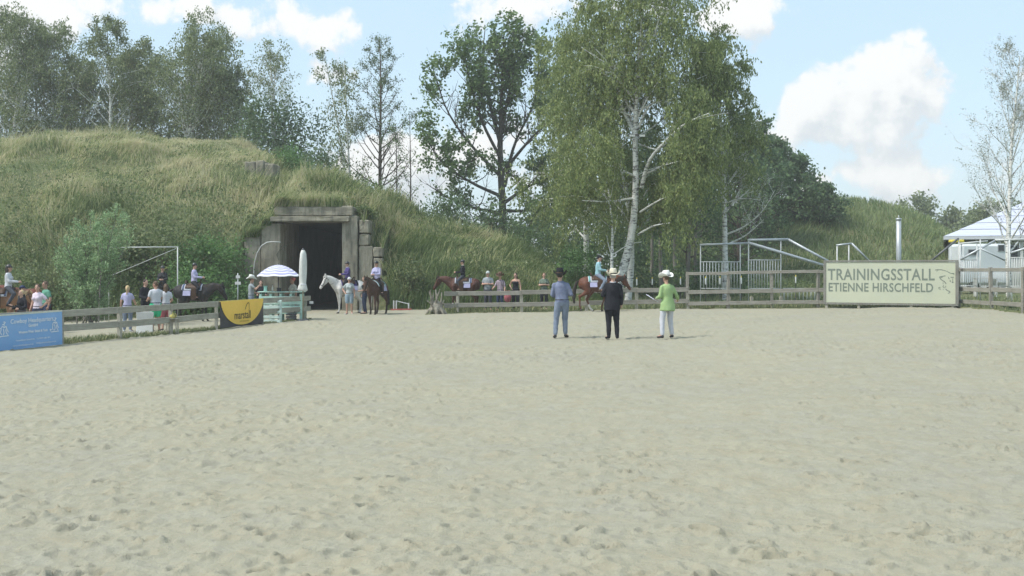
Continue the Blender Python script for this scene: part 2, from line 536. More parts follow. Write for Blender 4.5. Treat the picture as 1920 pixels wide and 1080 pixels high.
# --- mound over the bunker
RP = [(-420, 262, 74), (-150, 262, 72), (0, 262, 70), (100, 266, 70), (200, 262, 70), (300, 260, 70), (440, 268, 70), (500, 284, 69), (522, 312, 66), (545, 336, 63),
      (640, 341, 62), (700, 363, 61), (800, 402, 60), (900, 441, 59), (1000, 478, 57.5), (1050, 497, 56.5), (1110, 530, 56), (1180, 575, 56)]
RW = [W(*p) for p in RP]
RX = np.array([p.x for p in RW]); RY = np.array([p.y for p in RW]); RZ = np.array([p.z for p in RW])
PXA, PXB, PY = -13.1, -6.3, 52.3
def mound_z(X, Y):
    X = np.asarray(X, float); Y = np.asarray(Y, float)
    zr = np.interp(X, RX, RZ); yr = np.interp(X, RX, RY)
    y0 = np.interp(X, [-40, -25, -16, -13.2, -13.0, -6.4, -6.2, 0, 6], [45, 45.5, 46.5, 47.5, 49, 50.2, 50.4, 50.6, 51.5])
    t = (Y - y0) / (yr - y0)
    p = np.where(t < 1, np.sin(np.clip(t, 0, 1) * math.pi / 2) ** 0.92, 1 - 0.3 * np.clip(t - 1, 0, 1.6))
    z = zr * p
    bump = (vnoise(X * .45, Y * .45, 31) - .5) * 0.7 + (vnoise(X * 1.1, Y * 1.1, 32) - .5) * 0.3
    z = z + bump * np.clip(t * 4, 0, 1) * np.clip(zr / 3, 0, 1)
    inside = (X > PXA) & (X < PXB)
    c = np.interp(X, [-13.1, -12.35, -12.3, -11.75, -11.7, -7.95, -7.9, -7.05, -7.0, -6.3], [3.45, 3.45, 4.0, 4.0, 4.75, 4.75, 4.2, 4.2, 2.9, 2.9])
    s = np.clip((Y - PY) / np.maximum(yr - PY, 1), 0, 1)
    zc = c + (zr - c) * np.sin(s * math.pi / 2) + bump * np.clip(s * 3, 0, 1)
    z = np.where(inside & (Y >= PY), np.where(Y < yr, np.maximum(zc, z * s), z), z)
    z = np.where(inside & (Y < PY), -0.5, z)
    return np.where(t <= 0, -0.5, z - 0.15)
def build_mound():
    xs = np.unique(np.round(np.concatenate([np.arange(-60, -14, .6), np.arange(-14, 9, .35), [PXA - .02, PXA + .02, PXB - .02, PXB + .02]]), 3))
    ys = np.unique(np.round(np.concatenate([np.arange(44, 52.1, .4), [PY - .02, PY + .001], np.arange(52.7, 74, .5), np.arange(74, 112, 2.0)]), 3))
    X, Y = np.meshgrid(xs, ys)
    Z = mound_z(X, Y)
    Fc = grid_faces(len(ys), len(xs))
    r = Fc[:, 0] // len(xs); c = Fc[:, 0] % len(xs)
    inside = (xs[c] > PXA) & (xs[c + 1] < PXB) & (ys[r] < PY)
    V = np.stack([X, Y, Z], -1).reshape(-1, 3)
    tag(link('grassy_mound', mesh_np('grassy_mound', V, Fc[~inside], MATS['meadow_soil'], True)), 'long earth mound over the bunker, overgrown with dry grass', kind='structure')
build_mound()

HP = [(1180, 505, 96), (1250, 440, 98), (1340, 400, 100), (1440, 385, 100), (1560, 378, 100), (1600, 383, 100), (1650, 397, 99), (1700, 415, 98), (1750, 446, 96), (1790, 470, 95), (1850, 500, 94), (1900, 520, 92)]
HW = [W(*p) for p in HP]
HX = np.array([p.x for p in HW]); HY = np.array([p.y for p in HW]); HZ = np.array([p.z for p in HW])
def hill_z(X, Y):
    X = np.asarray(X, float); Y = np.asarray(Y, float)
    zr = np.interp(X, HX, HZ, left=0, right=0); yr = np.interp(X, HX, HY)
    y0 = 74.0
    t = (Y - y0) / (yr - y0)
    p = np.where(t < 1, np.sin(np.clip(t, 0, 1) * math.pi / 2), 1 - 0.4 * np.clip(t - 1, 0, 2))
    b = (vnoise(X * .3, Y * .3, 41) - .5) * 0.9
    return np.where((t <= 0), -0.3, zr * p + b * np.clip(t * 3, 0, 1) * np.clip(zr / 3, 0, 1) - 0.1)
def build_hill():
    xs = np.arange(8, 50, .8); ys = np.arange(72, 130, 1.2)
    X, Y = np.meshgrid(xs, ys)
    tag(link('far_hill', mesh_np('far_hill', np.stack([X, Y, hill_z(X, Y)], -1).reshape(-1, 3), grid_faces(len(ys), len(xs)), MATS['meadow_soil'], True)), 'second grass mound rising behind the sign', kind='structure')
build_hill()
def hz(x, y):
    return float(max(mound_z(x, y), hill_z(x, y), tilt(x)))

# --- grass as blades
def blades(name, P, L, w, lean, mat, label, seed):
    """one tapering bent blade per point"""
    r = np.random.default_rng(seed)
    n = len(P)
    a = r.uniform(0, 2 * math.pi, n)
    side = np.stack([np.cos(a), np.sin(a), np.zeros(n)], 1) * (w * r.uniform(.6, 1.4, n))[:, None]
    wx = (vnoise(P[:, 0] * .5, P[:, 1] * .5, 55) - .35) * 2.2; wy = (vnoise(P[:, 0] * .5, P[:, 1] * .5, 56) - .5) * 2.0
    ln = np.stack([wx + r.normal(0, .5, n), wy + r.normal(-.1, .5, n), np.zeros(n)], 1) * (lean * L)[:, None]
    mid = P + ln * 0.35 + np.stack([np.zeros(n), np.zeros(n), L * .6], 1)
    tip = P + ln + np.stack([np.zeros(n), np.zeros(n), L], 1)
    V = np.stack([P - side, P + side, mid + side * .75, tip, mid - side * .75], 1).reshape(-1, 3)
    b = np.arange(n)[:, None] * 5
    Fc = np.concatenate([b + np.array([[0, 1, 2, 4]]), b + np.array([[4, 2, 3, 3]])], 0)
    F3 = np.concatenate([b + np.array([[0, 1, 2]]), b + np.array([[0, 2, 4]]), b + np.array([[4, 2, 3]])], 0)
    return tag(link(name, mesh_np(name, V, F3, mat)), label, 'grass', kind='stuff')
def build_grass():
    r = np.random.default_rng(5)
    n = 245000
    Y = r.uniform(45.5, 72, n); X = r.uniform(-1, 1, n)
    X = np.where(r.random(n) < .8, r.uniform(-.52, 0.12, n) * Y, r.uniform(-.62, .1, n) * Y)
    z = mound_z(X, Y)
    clump = vnoise(X * 1.4, Y * 1.4, 51) * .6 + vnoise(X * .4, Y * .4, 52) * .5
    keep = (z > -0.3) & (Y < np.interp(X, RX, RY) + 1.5) & (r.random(n) < 0.35 + 0.9 * (clump - .2))
    keep &= ~((X > PXA - .3) & (X < PXB + .3) & (Y < PY + .25))
    X, Y, z, clump = X[keep], Y[keep], z[keep], clump[keep]
    n = len(X)
    tall = np.clip((vnoise(X * .28, Y * .28, 53) - .3) * 2.2, .25, 1.35)
    L = r.uniform(.35, .85, n) * (.45 + .8 * clump) * tall * np.where(r.random(n) < .12, 1.5, 1.0)
    # tufts hanging over the concrete
    m = 8000
    tx = r.uniform(PXA - .2, PXB + .2, m); ty = 51.9 + r.uniform(0, 1, m) ** 1.4 * 1.1
    tz = mound_z(tx, np.maximum(ty, PY + .01)) + np.where((tx > -11.7) & (tx < -7.7), .33, .14)
    ok = r.random(m) < np.clip((vnoise(tx * 1.5, tx * 0, 54) - .35) * 3, 0, 1)
    X = np.concatenate([X, tx[ok]]); Y = np.concatenate([Y, ty[ok]]); z = np.concatenate([z, tz[ok]]); L = np.concatenate([L, r.uniform(.25, .7, ok.sum())])
    blades('mound_grass', np.stack([X, Y, z - .03], 1), L, .021, .55, MATS['tall_grass'], 'tall dry grass covering the bunker mound', 1)
    # verge behind the far fence, and the strip at the banner fence
    n = 20000
    X = r.uniform(VX[0] + .1, 24, n); Y = np.interp(X, VX, VY) + .12 + r.uniform(0, 1, n) ** 1.6 * 22
    L = r.uniform(.06, .26, n) * np.where(r.random(n) < .08, 1.8, 1)
    blades('verge_grass', np.stack([X, Y, TILT * X + .01], 1), L, .016, .5, MATS['short_grass'], 'low grass behind the far arena fence', 2)
    n = 5000
    X = r.uniform(LX[0], LX[-1], n); Y = np.interp(X, LX, LY) + .1 + r.uniform(0, 1, n) ** 1.3 * np.interp(X, [-17, -11.5, -9.5, -8], [2.4, 1.8, .6, .4])
    L = r.uniform(.05, .22, n) * np.interp(X, [-12, -9.5], [1, .4])
    blades('strip_grass', np.stack([X, Y, TILT * X + .01], 1), L, .012, .6, MATS['short_grass'], 'weeds and grass along the banner fence', 3)
    n = 30000
    Y = r.uniform(74.5, 101, n); X = r.uniform(.06, .5, n) * Y
    z = hill_z(X, Y)
    k = z > 0.0
    X, Y, z = X[k], Y[k], z[k]
    L = r.uniform(.3, .75, len(X))
    blades('hill_grass', np.stack([X, Y, z - .03], 1), L, .035, .6, MATS['hill_grass'], 'grass covering the far mound behind the sign', 4)
build_grass()
# ------------------------------------------------------------------ trees and shrubs
def bark_mats():
    m, T, b = new_mat('birch_bark')
    pos = T.node('ShaderNodeNewGeometry').outputs['Position']
    f = T.mapr(T.noise(T.v('MULTIPLY', pos, (1.6, 1.6, 5.0)), 1.5, 5.0, 0.7), 0.55, 0.60)
    g = T.mapr(T.noise(T.v('MULTIPLY', pos, (1.0, 1.0, 9.0)), 2.4, 3.0, 0.6), 0.57, 0.62)
    sx = T.node('ShaderNodeSeparateXYZ'); T.l.new(pos, sx.inputs[0])
    col = T.mix(T.noise(pos, 3.0, 4.0), (0.84, 0.84, 0.81), (0.68, 0.67, 0.62))
    col = T.mix(T.m('MAXIMUM', T.m('MULTIPLY', f, 0.85), T.m('MULTIPLY', g, 0.8)), col, (0.06, 0.055, 0.05))
    T.put(b.inputs['Base Color'], col); b.inputs['Roughness'].default_value = 0.75
    bn = T.node('ShaderNodeBump'); bn.inputs['Strength'].default_value = 0.6; bn.inputs['Distance'].default_value = 0.04
    T.put(bn.inputs['Height'], T.noise(pos, 9.0, 5.0, 0.7)); T.l.new(bn.outputs[0], b.inputs['Normal'])
    MATS['birch_bark'] = m
bark_mats()
MATS['dark_bark'] = plain('dark_bark', (0.10, 0.085, 0.07), (0.055, 0.048, 0.04), 5, 0.9, 0.8, stretch=(1, 1, .3), world=True)
MATS['brown_bark'] = plain('brown_bark', (0.17, 0.13, 0.105), (0.10, 0.08, 0.065), 5, 0.9, 0.8, stretch=(1, 1, .3), world=True)
MATS['grey_bark'] = plain('grey_bark', (0.26, 0.245, 0.215), (0.15, 0.14, 0.12), 5, 0.9, 0.8, stretch=(1, 1, .3), world=True)
leaf_mat('birch_leaf', (0.240, 0.295, 0.105), (0.180, 0.238, 0.085), (0.345, 0.37, 0.16), 0.55, .48)
leaf_mat('birch_leaf_far', (0.205, 0.250, 0.112), (0.150, 0.200, 0.088), (0.30, 0.325, 0.165), 0.4, .48)
leaf_mat('maple_leaf', (0.149, 0.226, 0.083), (0.110, 0.182, 0.068), (0.231, 0.308, 0.127), 0.5, .48)
leaf_mat('dark_leaf', (0.121, 0.191, 0.088), (0.078, 0.140, 0.068), (0.186, 0.256, 0.117), 0.4, .48)
leaf_mat('pine_leaf', (0.134, 0.190, 0.094), (0.100, 0.154, 0.082), (0.180, 0.216, 0.108), 0.6, .48)
leaf_mat('willow_leaf', (0.265, 0.390, 0.201), (0.201, 0.318, 0.159), (0.401, 0.508, 0.296), 0.8, .48)
leaf_mat('bush_leaf', (0.120, 0.230, 0.076), (0.090, 0.181, 0.068), (0.200, 0.310, 0.116), 0.7, .48)
leaf_mat('weed_leaf', (0.124, 0.189, 0.072), (0.169, 0.208, 0.091), (0.260, 0.273, 0.143), 0.6, .48)
leaf_mat('bare_leaf', (0.210, 0.240, 0.150), (0.170, 0.200, 0.120), (0.280, 0.280, 0.190), 0.8, .48)

class Tree:
    def __init__(s, seed):
        s.r = random.Random(seed); s.nr = np.random.default_rng(seed)
        s.lines = {}        # points per line -> list of (pts, radii)
        s.twigs = []        # leaf bearing lines
    def line(s, P, rad):
        s.lines.setdefault(len(P), []).append((np.array([tuple(p) for p in P]), np.array(rad)))
    def limb(s, ctrl, r0, r1, n=14, pw=1.0):
        """smooth limb through control points"""
        C = np.array([tuple(p) for p in ctrl], float)
        d = np.concatenate([[0], np.cumsum(np.linalg.norm(np.diff(C, axis=0), axis=1))]); d /= d[-1]
        t = np.linspace(0, 1, n)
        # Catmull-Rom by local cubic on each axis
        m = np.gradient(C, d, axis=0) if len(C) > 2 else np.repeat((C[1:] - C[:1]), 2, 0)
        i = np.clip(np.searchsorted(d, t, side='right') - 1, 0, len(C) - 2)
        h = (d[i + 1] - d[i])[:, None]; q = ((t - d[i]) / h[:, 0])[:, None]
        P = (2 * q ** 3 - 3 * q ** 2 + 1) * C[i] + (q ** 3 - 2 * q ** 2 + q) * h * m[i] + (-2 * q ** 3 + 3 * q ** 2) * C[i + 1] + (q ** 3 - q ** 2) * h * m[i + 1]
        rad = r0 + (r1 - r0) * t ** pw
        s.line(P, rad)
        return P, rad
    def grow(s, p, d, L, r, lv, cfg):
        rr = s.r
        n = cfg['pts'][lv]
        P = [p]; d = d.normalized()
        for k in range(n - 1):
            w = cfg['wander'][lv]
            d = (d + Vector((rr.gauss(0, w), rr.gauss(0, w), rr.gauss(0, w) + cfg['lift'][lv]))).normalized()
            P.append(P[-1] + d * (L / (n - 1)))
        rend = r * cfg.get('taper', .3)
        rads = [r + (rend - r) * k / (n - 1) for k in range(n)]
        if r > cfg.get('minr', 0.0):
            s.line(P, rads)
        if lv + 1 >= len(cfg['kids']) + 1:
            s.twigs.append(P)
            return
        for k in range(cfg['kids'][lv]):
            t = rr.uniform(cfg['from'][lv], 1.0) if k else 0.97
            i = min(int(t * (n - 1)), n - 2); f = t * (n - 1) - i
            q = P[i].lerp(P[i + 1], f)
            ax = (P[i + 1] - P[i]).normalized()
            o = ax.orthogonal().normalized()
            o.rotate(Matrix.Rotation(rr.uniform(0, 2 * math.pi), 3, ax))
            an = R(rr.uniform(*cfg['ang'][lv]))
            dd = ax * math.cos(an) + o * math.sin(an)
            s.grow(q, dd, L * rr.uniform(*cfg['ratio'][lv]), max(rads[i] * cfg.get('rr', .6), .006), lv + 1, cfg)
    def along(s, P, rad, t0, t1, count, Lf, ang, cfg, az=None, lv=1, rmax=.2):
        """branches along a stem: Lf(t) their length"""
        n = len(P); rr = s.r
        for k in range(count):
            t = t0 + (t1 - t0) * (k + rr.random()) / count
            i = min(int(t * (n - 1)), n - 2); f = t * (n - 1) - i
            q = Vector(P[i] * (1 - f) + P[i + 1] * f)
            a = (k * 2.4 + rr.uniform(-.5, .5)) if az is None else R(rr.uniform(*az))
            e = R(rr.uniform(*ang))
            dd = Vector((math.cos(a) * math.sin(e), math.sin(a) * math.sin(e), math.cos(e)))
            s.grow(q, dd, Lf((t - t0) / (t1 - t0)) * rr.uniform(.75, 1.2), min(max(rad[i] * .42, .012), rmax), lv - 1, cfg)
    def clear_bole(s, P, z1, w=.75, deep=6.0):
        """an old birch carries no twigs close around its lower bole"""
        zz = P[:, 2]; k = np.argsort(zz)
        def bad(q):
            if q[2] > z1:
                return False
            x = np.interp(q[2], zz[k], P[k, 0]); y = np.interp(q[2], zz[k], P[k, 1])
            return abs(q[0] - x) < w and q[1] < y + .3
        s.twigs = [t for t in s.twigs if not any(bad(p) for p in t)]
        for n in list(s.lines):
            s.lines[n] = [(a, b) for a, b in s.lines[n] if b[0] > .03 or not any(bad(p) for p in a)]
    def trim(s, P, rmax):
        zz = P[:, 2]; k = np.argsort(zz)
        def far(q):
            x = np.interp(q[2], zz[k], P[k, 0]); y = np.interp(q[2], zz[k], P[k, 1])
            return math.hypot(q[0] - x, q[1] - y) > rmax
        s.twigs = [t for t in s.twigs if not far(t[-1])]
    def tubes(s):
        VV, FF, off = [], [], 0
        for n, L in s.lines.items():
            P = np.stack([a for a, b in L]); Rr = np.stack([b for a, b in L])          # m,n,3 / m,n
            k = 8 if Rr.max() > .12 else (5 if Rr.max() > .03 else 3)
            Tn = np.gradient(P, axis=1)
            Tn /= np.maximum(np.linalg.norm(Tn, axis=2, keepdims=True), 1e-9)
            ref = np.where(np.abs(Tn[..., 2:3]) < .9, np.array([0, 0, 1.0]), np.array([1.0, 0, 0]))
            ref[:] = ref[:, :1]
            A = np.cross(Tn, ref); A /= np.maximum(np.linalg.norm(A, axis=2, keepdims=True), 1e-9)
            B = np.cross(Tn, A)
            an = np.arange(k) * 2 * math.pi / k
            V = P[:, :, None] + (A[:, :, None] * np.cos(an)[None, None, :, None] + B[:, :, None] * np.sin(an)[None, None, :, None]) * Rr[:, :, None, None]
            m = len(L)
            idx = np.arange(m * n * k).reshape(m, n, k) + off
            a = idx[:, :-1]; b = idx[:, 1:]
            Fq = np.stack([a, np.roll(a, -1, 2), np.roll(b, -1, 2), b], -1).reshape(-1, 4)
            VV.append(V.reshape(-1, 3)); FF.append(Fq); off += m * n * k
        return np.concatenate(VV), np.concatenate(FF)
    def leaves(s, per, size, jit, droop=0.3, aspect=.55, lo=0.15):
        if not s.twigs:
            return None
        r = s.nr
        n = len(s.twigs) * per
        npt = max(len(t) for t in s.twigs)
        Tw = np.array([[tuple(p) for p in t] for t in s.twigs])
        w = np.repeat(np.arange(len(s.twigs)), per)
        t = r.uniform(lo, 1.0, n) * (Tw.shape[1] - 1)
        i = np.minimum(t.astype(int), Tw.shape[1] - 2); f = (t - i)[:, None]
        C = Tw[w, i] * (1 - f) + Tw[w, i + 1] * f + r.normal(0, jit, (n, 3))
        return leaf_quads(C, size, r, droop, aspect)
def leaf_quads(C, size, r, droop=.3, aspect=.55):
    n = len(C)
    d = r.normal(0, 1, (n, 3)); d[:, 2] -= droop * 2
    d /= np.linalg.norm(d, axis=1, keepdims=True)
    w = np.cross(d, r.normal(0, 1, (n, 3))); w /= np.maximum(np.linalg.norm(w, axis=1, keepdims=True), 1e-6)
    sz = (size * r.uniform(.65, 1.35, n))[:, None] * .5
    V = np.stack([C - d * sz, C + w * sz * aspect, C + d * sz, C - w * sz * aspect], 1).reshape(-1, 3)
    return V, np.arange(n * 4).reshape(n, 4)
def finish_tree(T, name, label, cat, base, bark, leaf, per, size, jit, droop=.3, aspect=.55, group=None, lo=.15, extra=None):
    base = Vector(base)
    root = thing(name, label, cat, base, 0, group)
    V, Fq = T.tubes()
    link('trunk', mesh_np('trunk', V - np.array(base), Fq, MATS[bark], True), root)
    L = T.leaves(per, size, jit, droop, aspect, lo)
    if L is not None:
        V, Fq = L
        if extra is not None:
            V2, F2 = extra
            Fq = np.concatenate([Fq, F2 + len(V)]); V = np.concatenate([V, V2])
        link('crown', mesh_np('crown', V - np.array(base), Fq, MATS[leaf]), root)
    return root

WEEP = dict(pts=(6, 5, 5), wander=(.13, .16, .12), lift=(.03, -.08, -.42), kids=(7, 6), ang=((25, 60), (30, 80)), ratio=((.35, .6), (.45, 1.0)), taper=.35, rr=.5)
WEEP['from'] = (.3, .25)
WEEP['minr'] = .010

LEAF_K = .56
def birch(label, base, top, spread, seed, n1=26, per=24, size=.12, t0=.25, leaf='birch_leaf_far', cfg=WEEP, r0=.16, bow=.3, group='birches behind the mound', stems=1, ang=(25, 60)):
    T = Tree(seed)
    base = Vector(base); top = Vector(top)
    for k in range(stems):
        off = Vector((T.r.uniform(-1, 1), T.r.uniform(-.6, .6), 0)) * (spread * .45 if stems > 1 else 0)
        mid = base.lerp(top, .5) + Vector((T.r.uniform(-bow, bow), T.r.uniform(-bow, bow), 0)) + off * .6
        tp = top + off - Vector((0, 0, T.r.uniform(0, 1.5) if k else 0))
        P, rad = T.limb([base - Vector((0, 0, .4)), base.lerp(mid, .5), mid, mid.lerp(tp, .55), tp], r0, .02, 14)
        T.along(P, rad, t0, .98, n1 // stems, lambda t: spread * (1.0 - .50 * t) * (.72 + .55 * math.sin(math.pi * min(t * 1.0 + .1, 1))), ang, cfg)
    return finish_tree(T, 'birch_tree', label, 'birch tree', base, 'birch_bark', leaf, max(int(per * LEAF_K), 5), size * 1.3, .13, .8, .55, group)

def tree_base(px, Y):
    X = (px - 960) / F_PX * Y
    return Vector((X, Y, hz(X, Y)))

# birches on the back of the mound, from the edge of the picture inwards
birch('tall birch with drooping crown at the far end of the mound, behind the crest', tree_base(20, 79), W(25, 38, 79), 4.0, 101, 34, 24, .125, .1)
birch('birch with hanging twigs, second from the far end of the mound', tree_base(110, 80), W(95, 62, 80), 3.6, 102, 30, 22, .125, .1)
birch('slim high birch with thin see-through top behind the mound crest', tree_base(205, 79), W(200, 38, 79), 3.0, 103, 28, 18, .12, .12)
birch('broad birch with several pale stems standing behind the mound crest', tree_base(345, 79), W(338, 58, 79), 4.0, 104, 40, 24, .125, .1, stems=2)
birch('lower bushy birch filling the gap beside the broad birch on the mound', tree_base(285, 82), W(270, 100, 82), 3.2, 105, 28, 24, .125, .08)
birch('bushy birch at the end of the dense row, before the sparse trees', tree_base(415, 80), W(425, 140, 80), 2.8, 106, 28, 26, .13, .05)
for i, (px, py, sp, lab) in enumerate(((62, 95, 3.0, 'bushy birch between the two far end birches on the mound'), (155, 125, 2.6, 'low bushy birch in the dip of the birch row'), (245, 120, 2.6, 'low bushy birch just before the broad birch'), (385, 110, 2.8, 'bushy birch beside the broad birch on the crest'), (-40, 60, 3.6, 'birch cut by the picture edge behind the mound'))):
    birch(lab, tree_base(px, 82), W(px, py, 82), sp, 111 + i, 28, 24, .125, .03)
# dense dark shrubs under the row, then the open trees
OPEN = dict(WEEP); OPEN.update(kids=(5, 5), lift=(.07, .02, -.2), wander=(.12, .16, .2), minr=.004)
birch('thin multi-stemmed birch with white stems above the concrete block', tree_base(515, 76), W(515, 82, 76), 2.0, 107, 26, 9, .11, .38, cfg=OPEN, stems=3, r0=.10, ang=(14, 40))
birch('leaning sparse birch with bare white twigs beside the sparse conifer', tree_base(660, 75), W(625, 92, 75), 2.2, 108, 20, 13, .13, .15, cfg=OPEN, stems=2, r0=.12, ang=(20, 55))

def conifer():
    T = Tree(120)
    b = tree_base(712, 76)
    P, rad = T.limb([b - Vector((0, 0, .4)), W(713, 260, 76), W(714, 160, 76), W(712, 78, 76)], .17, .03, 16)
    cfg = dict(pts=(7, 4), wander=(.07, .15), lift=(.09, .05), kids=(9,), ang=((25, 65),), ratio=((.18, .4),), taper=.25, rr=.5, minr=.004)
    cfg['from'] = (.3,)
    T.along(P, rad, .22, .99, 52, lambda t: 3.4 * (1 - .68 * t), (42, 72), cfg)
    # whole lower branches have lost their needles
    keep = [t for t in T.twigs if T.r.random() < (.28 if t[0].z < b.z + 7 else .62)]
    T.twigs = keep
    finish_tree(T, 'conifer_tree', 'sparse conifer with straight dark trunk and half bare branches', 'conifer tree', b, 'brown_bark', 'pine_leaf', 26, .13, .12, .0, .5)
conifer()
def bare_stem(px, Y, top, label, seed):
    T = Tree(seed)
    b = tree_base(px, Y)
    P, rad = T.limb([b - Vector((0, 0, .4)), b.lerp(W(px + 4, top, Y), .5), W(px, top, Y)], .08, .015, 10)
    cfg = dict(pts=(6, 4), wander=(.1, .15), lift=(.08, .05), kids=(5,), ang=((25, 65),), ratio=((.25, .5),), taper=.25, rr=.5, minr=.004)
    cfg['from'] = (.3,)
    T.along(P, rad, .15, .99, 18, lambda t: 1.8 * (1 - .5 * t), (35, 70), cfg)
    finish_tree(T, 'sapling', label, 'sapling', b, 'dark_bark', 'maple_leaf', 6, .13, .12, .1, .6, 'bare saplings on the mound')
bare_stem(742, 74, 232, 'bare thin sapling next to the sparse conifer on the mound slope', 131)
bare_stem(768, 73, 215, 'bare thin sapling between the conifer and the dark maple', 132)

def maple():
    T = Tree(140)
    Y = 72
    b = tree_base(945, Y)
    P, rad = T.limb([b - Vector((0, 0, .5)), W(942, 380, Y), W(938, 300, Y), W(940, 200, Y), W(945, 60, Y)], .34, .04, 16)
    limbs = [[(946, 350), (965, 270), (1000, 195), (1012, 110)], [(940, 300), (905, 230), (880, 150), (868, 75)], [(938, 330), (890, 280), (840, 210), (812, 130)],
             [(940, 250), (955, 170), (975, 100), (985, 50)], [(938, 270), (915, 180), (905, 110), (910, 50)], [(945, 320), (1000, 255), (1035, 220), (1050, 170)],
             [(944, 370), (880, 340), (825, 300), (795, 250)], [(946, 380), (990, 350), (1030, 330), (1050, 300)], [(942, 400), (890, 390), (840, 370), (800, 345)],
             [(942, 395), (985, 395), (1025, 385), (1050, 360)]]
    cfg = dict(pts=(6, 5), wander=(.14, .2), lift=(.13, .05), kids=(8,), ang=((20, 60),), ratio=((.3, .6),), taper=.25, rr=.5, minr=.009)
    cfg['from'] = (.3,)
    for i, L in enumerate(limbs):
        dy = T.r.uniform(-2.5, 2.5)
        C = [W(px, py, Y + dy * k / 3) for k, (px, py) in enumerate(L)]
        Q, q = T.limb(C, .13, .02, 12)
        low = i >= 6
        T.along(Q, q, .3, 1.0, 22 if not low else 16, lambda t: 2.4 * (1 - .3 * t), (10, 62) if not low else (30, 110), cfg)
    T.along(P, rad, .5, 1.0, 30, lambda t: 2.7 * (1 - .4 * t), (20, 70), cfg)
    T.along(P, rad, .02, .22, 26, lambda t: 3.2, (60, 105), cfg)
    top = W(940, 62, Y).z
    T.twigs = [t for t in T.twigs if t[-1].z < top + .6 + T.r.gauss(0, .8) - .10 * (t[-1].x - b.x) ** 2]
    T.twigs = [t for t in T.twigs if vnoise(np.array([t[0].x * .8]), np.array([t[0].z * .8 + t[0].y * .5]), 57)[0] > .33]
    for n in list(T.lines):
        T.lines[n] = [(a, b_) for a, b_ in T.lines[n] if a[-1, 2] < top + 1.0 - .06 * (a[-1, 0] - b.x) ** 2]
    finish_tree(T, 'maple_tree', 'large dark green tree with many rising branches and open crown', 'tree', b, 'dark_bark', 'maple_leaf', 17, .22, .15, .1, .75)
maple()

BOLE = []
def big_birch():
    T = Tree(150)
    Y = 52.0
    b = D(1148, Y)
    P, rad = T.limb([b - Vector((0, 0, .3)), W(1166, 515, Y), W(1186, 430, Y), W(1192, 350, Y), W(1191, 262, Y), W(1196, 150, Y), W(1203, 40, Y), W(1207, -60, Y)], .31, .05, 24, .5)
    cfg = dict(WEEP); cfg.update(kids=(7, 8), lift=(.0, -.10, -.5), ratio=((.4, .65), (.7, 1.5)), minr=.013)
    def spread(t):
        return 4.4 * (1.0 - .45 * t)
    T.along(P, rad, .30, .50, 14, lambda t: 4.2, (45, 80), cfg, rmax=.028)
    T.along(P, rad, .50, .985, 34, lambda t: 3.7 * (1 - .42 * t), (26, 62), cfg, rmax=.07)
    arms = [([(1203, 352), (1218, 300), (1245, 268), (1285, 232), (1330, 212)], .115, -.8), ([(1192, 255), (1165, 200), (1135, 150), (1118, 118)], .12, .6),
            ([(1195, 245), (1222, 195), (1262, 188)], .08, -.5), ([(1186, 372), (1140, 378), (1092, 376)], .06, -1.2), ([(1205, 330), (1240, 312), (1275, 302)], .06, -1.0),
            ([(1200, 398), (1228, 380), (1255, 366)], .06, -1.0), ([(1196, 440), (1225, 424), (1256, 418)], .06, -.7), ([(1190, 330), (1150, 312), (1122, 302)], .06, -1.0),
            ([(1192, 215), (1158, 165), (1130, 85), (1115, 30)], .08, .4), ([(1198, 160), (1240, 100), (1262, 30), (1270, -30)], .08, .2)]
    for C, r, dy in arms:
        Q, q = T.limb([W(px, py, Y + dy * k) for k, (px, py) in enumerate(C)], r, .02, 12)
        T.along(Q, q, .3, 1.0, 8, lambda t: 2.1, (35, 85), cfg)
    T.clear_bole(P, 9.8, .85); T.trim(P, 4.9)
    BOLE.append(P)
    finish_tree(T, 'birch_tree', 'big birch with white leaning trunk and weeping crown, carrying the floodlight', 'birch tree', b, 'birch_bark', 'birch_leaf', 16, .15, .05, 1.2, .42, 'birches by the far fence', lo=.05)
big_birch()
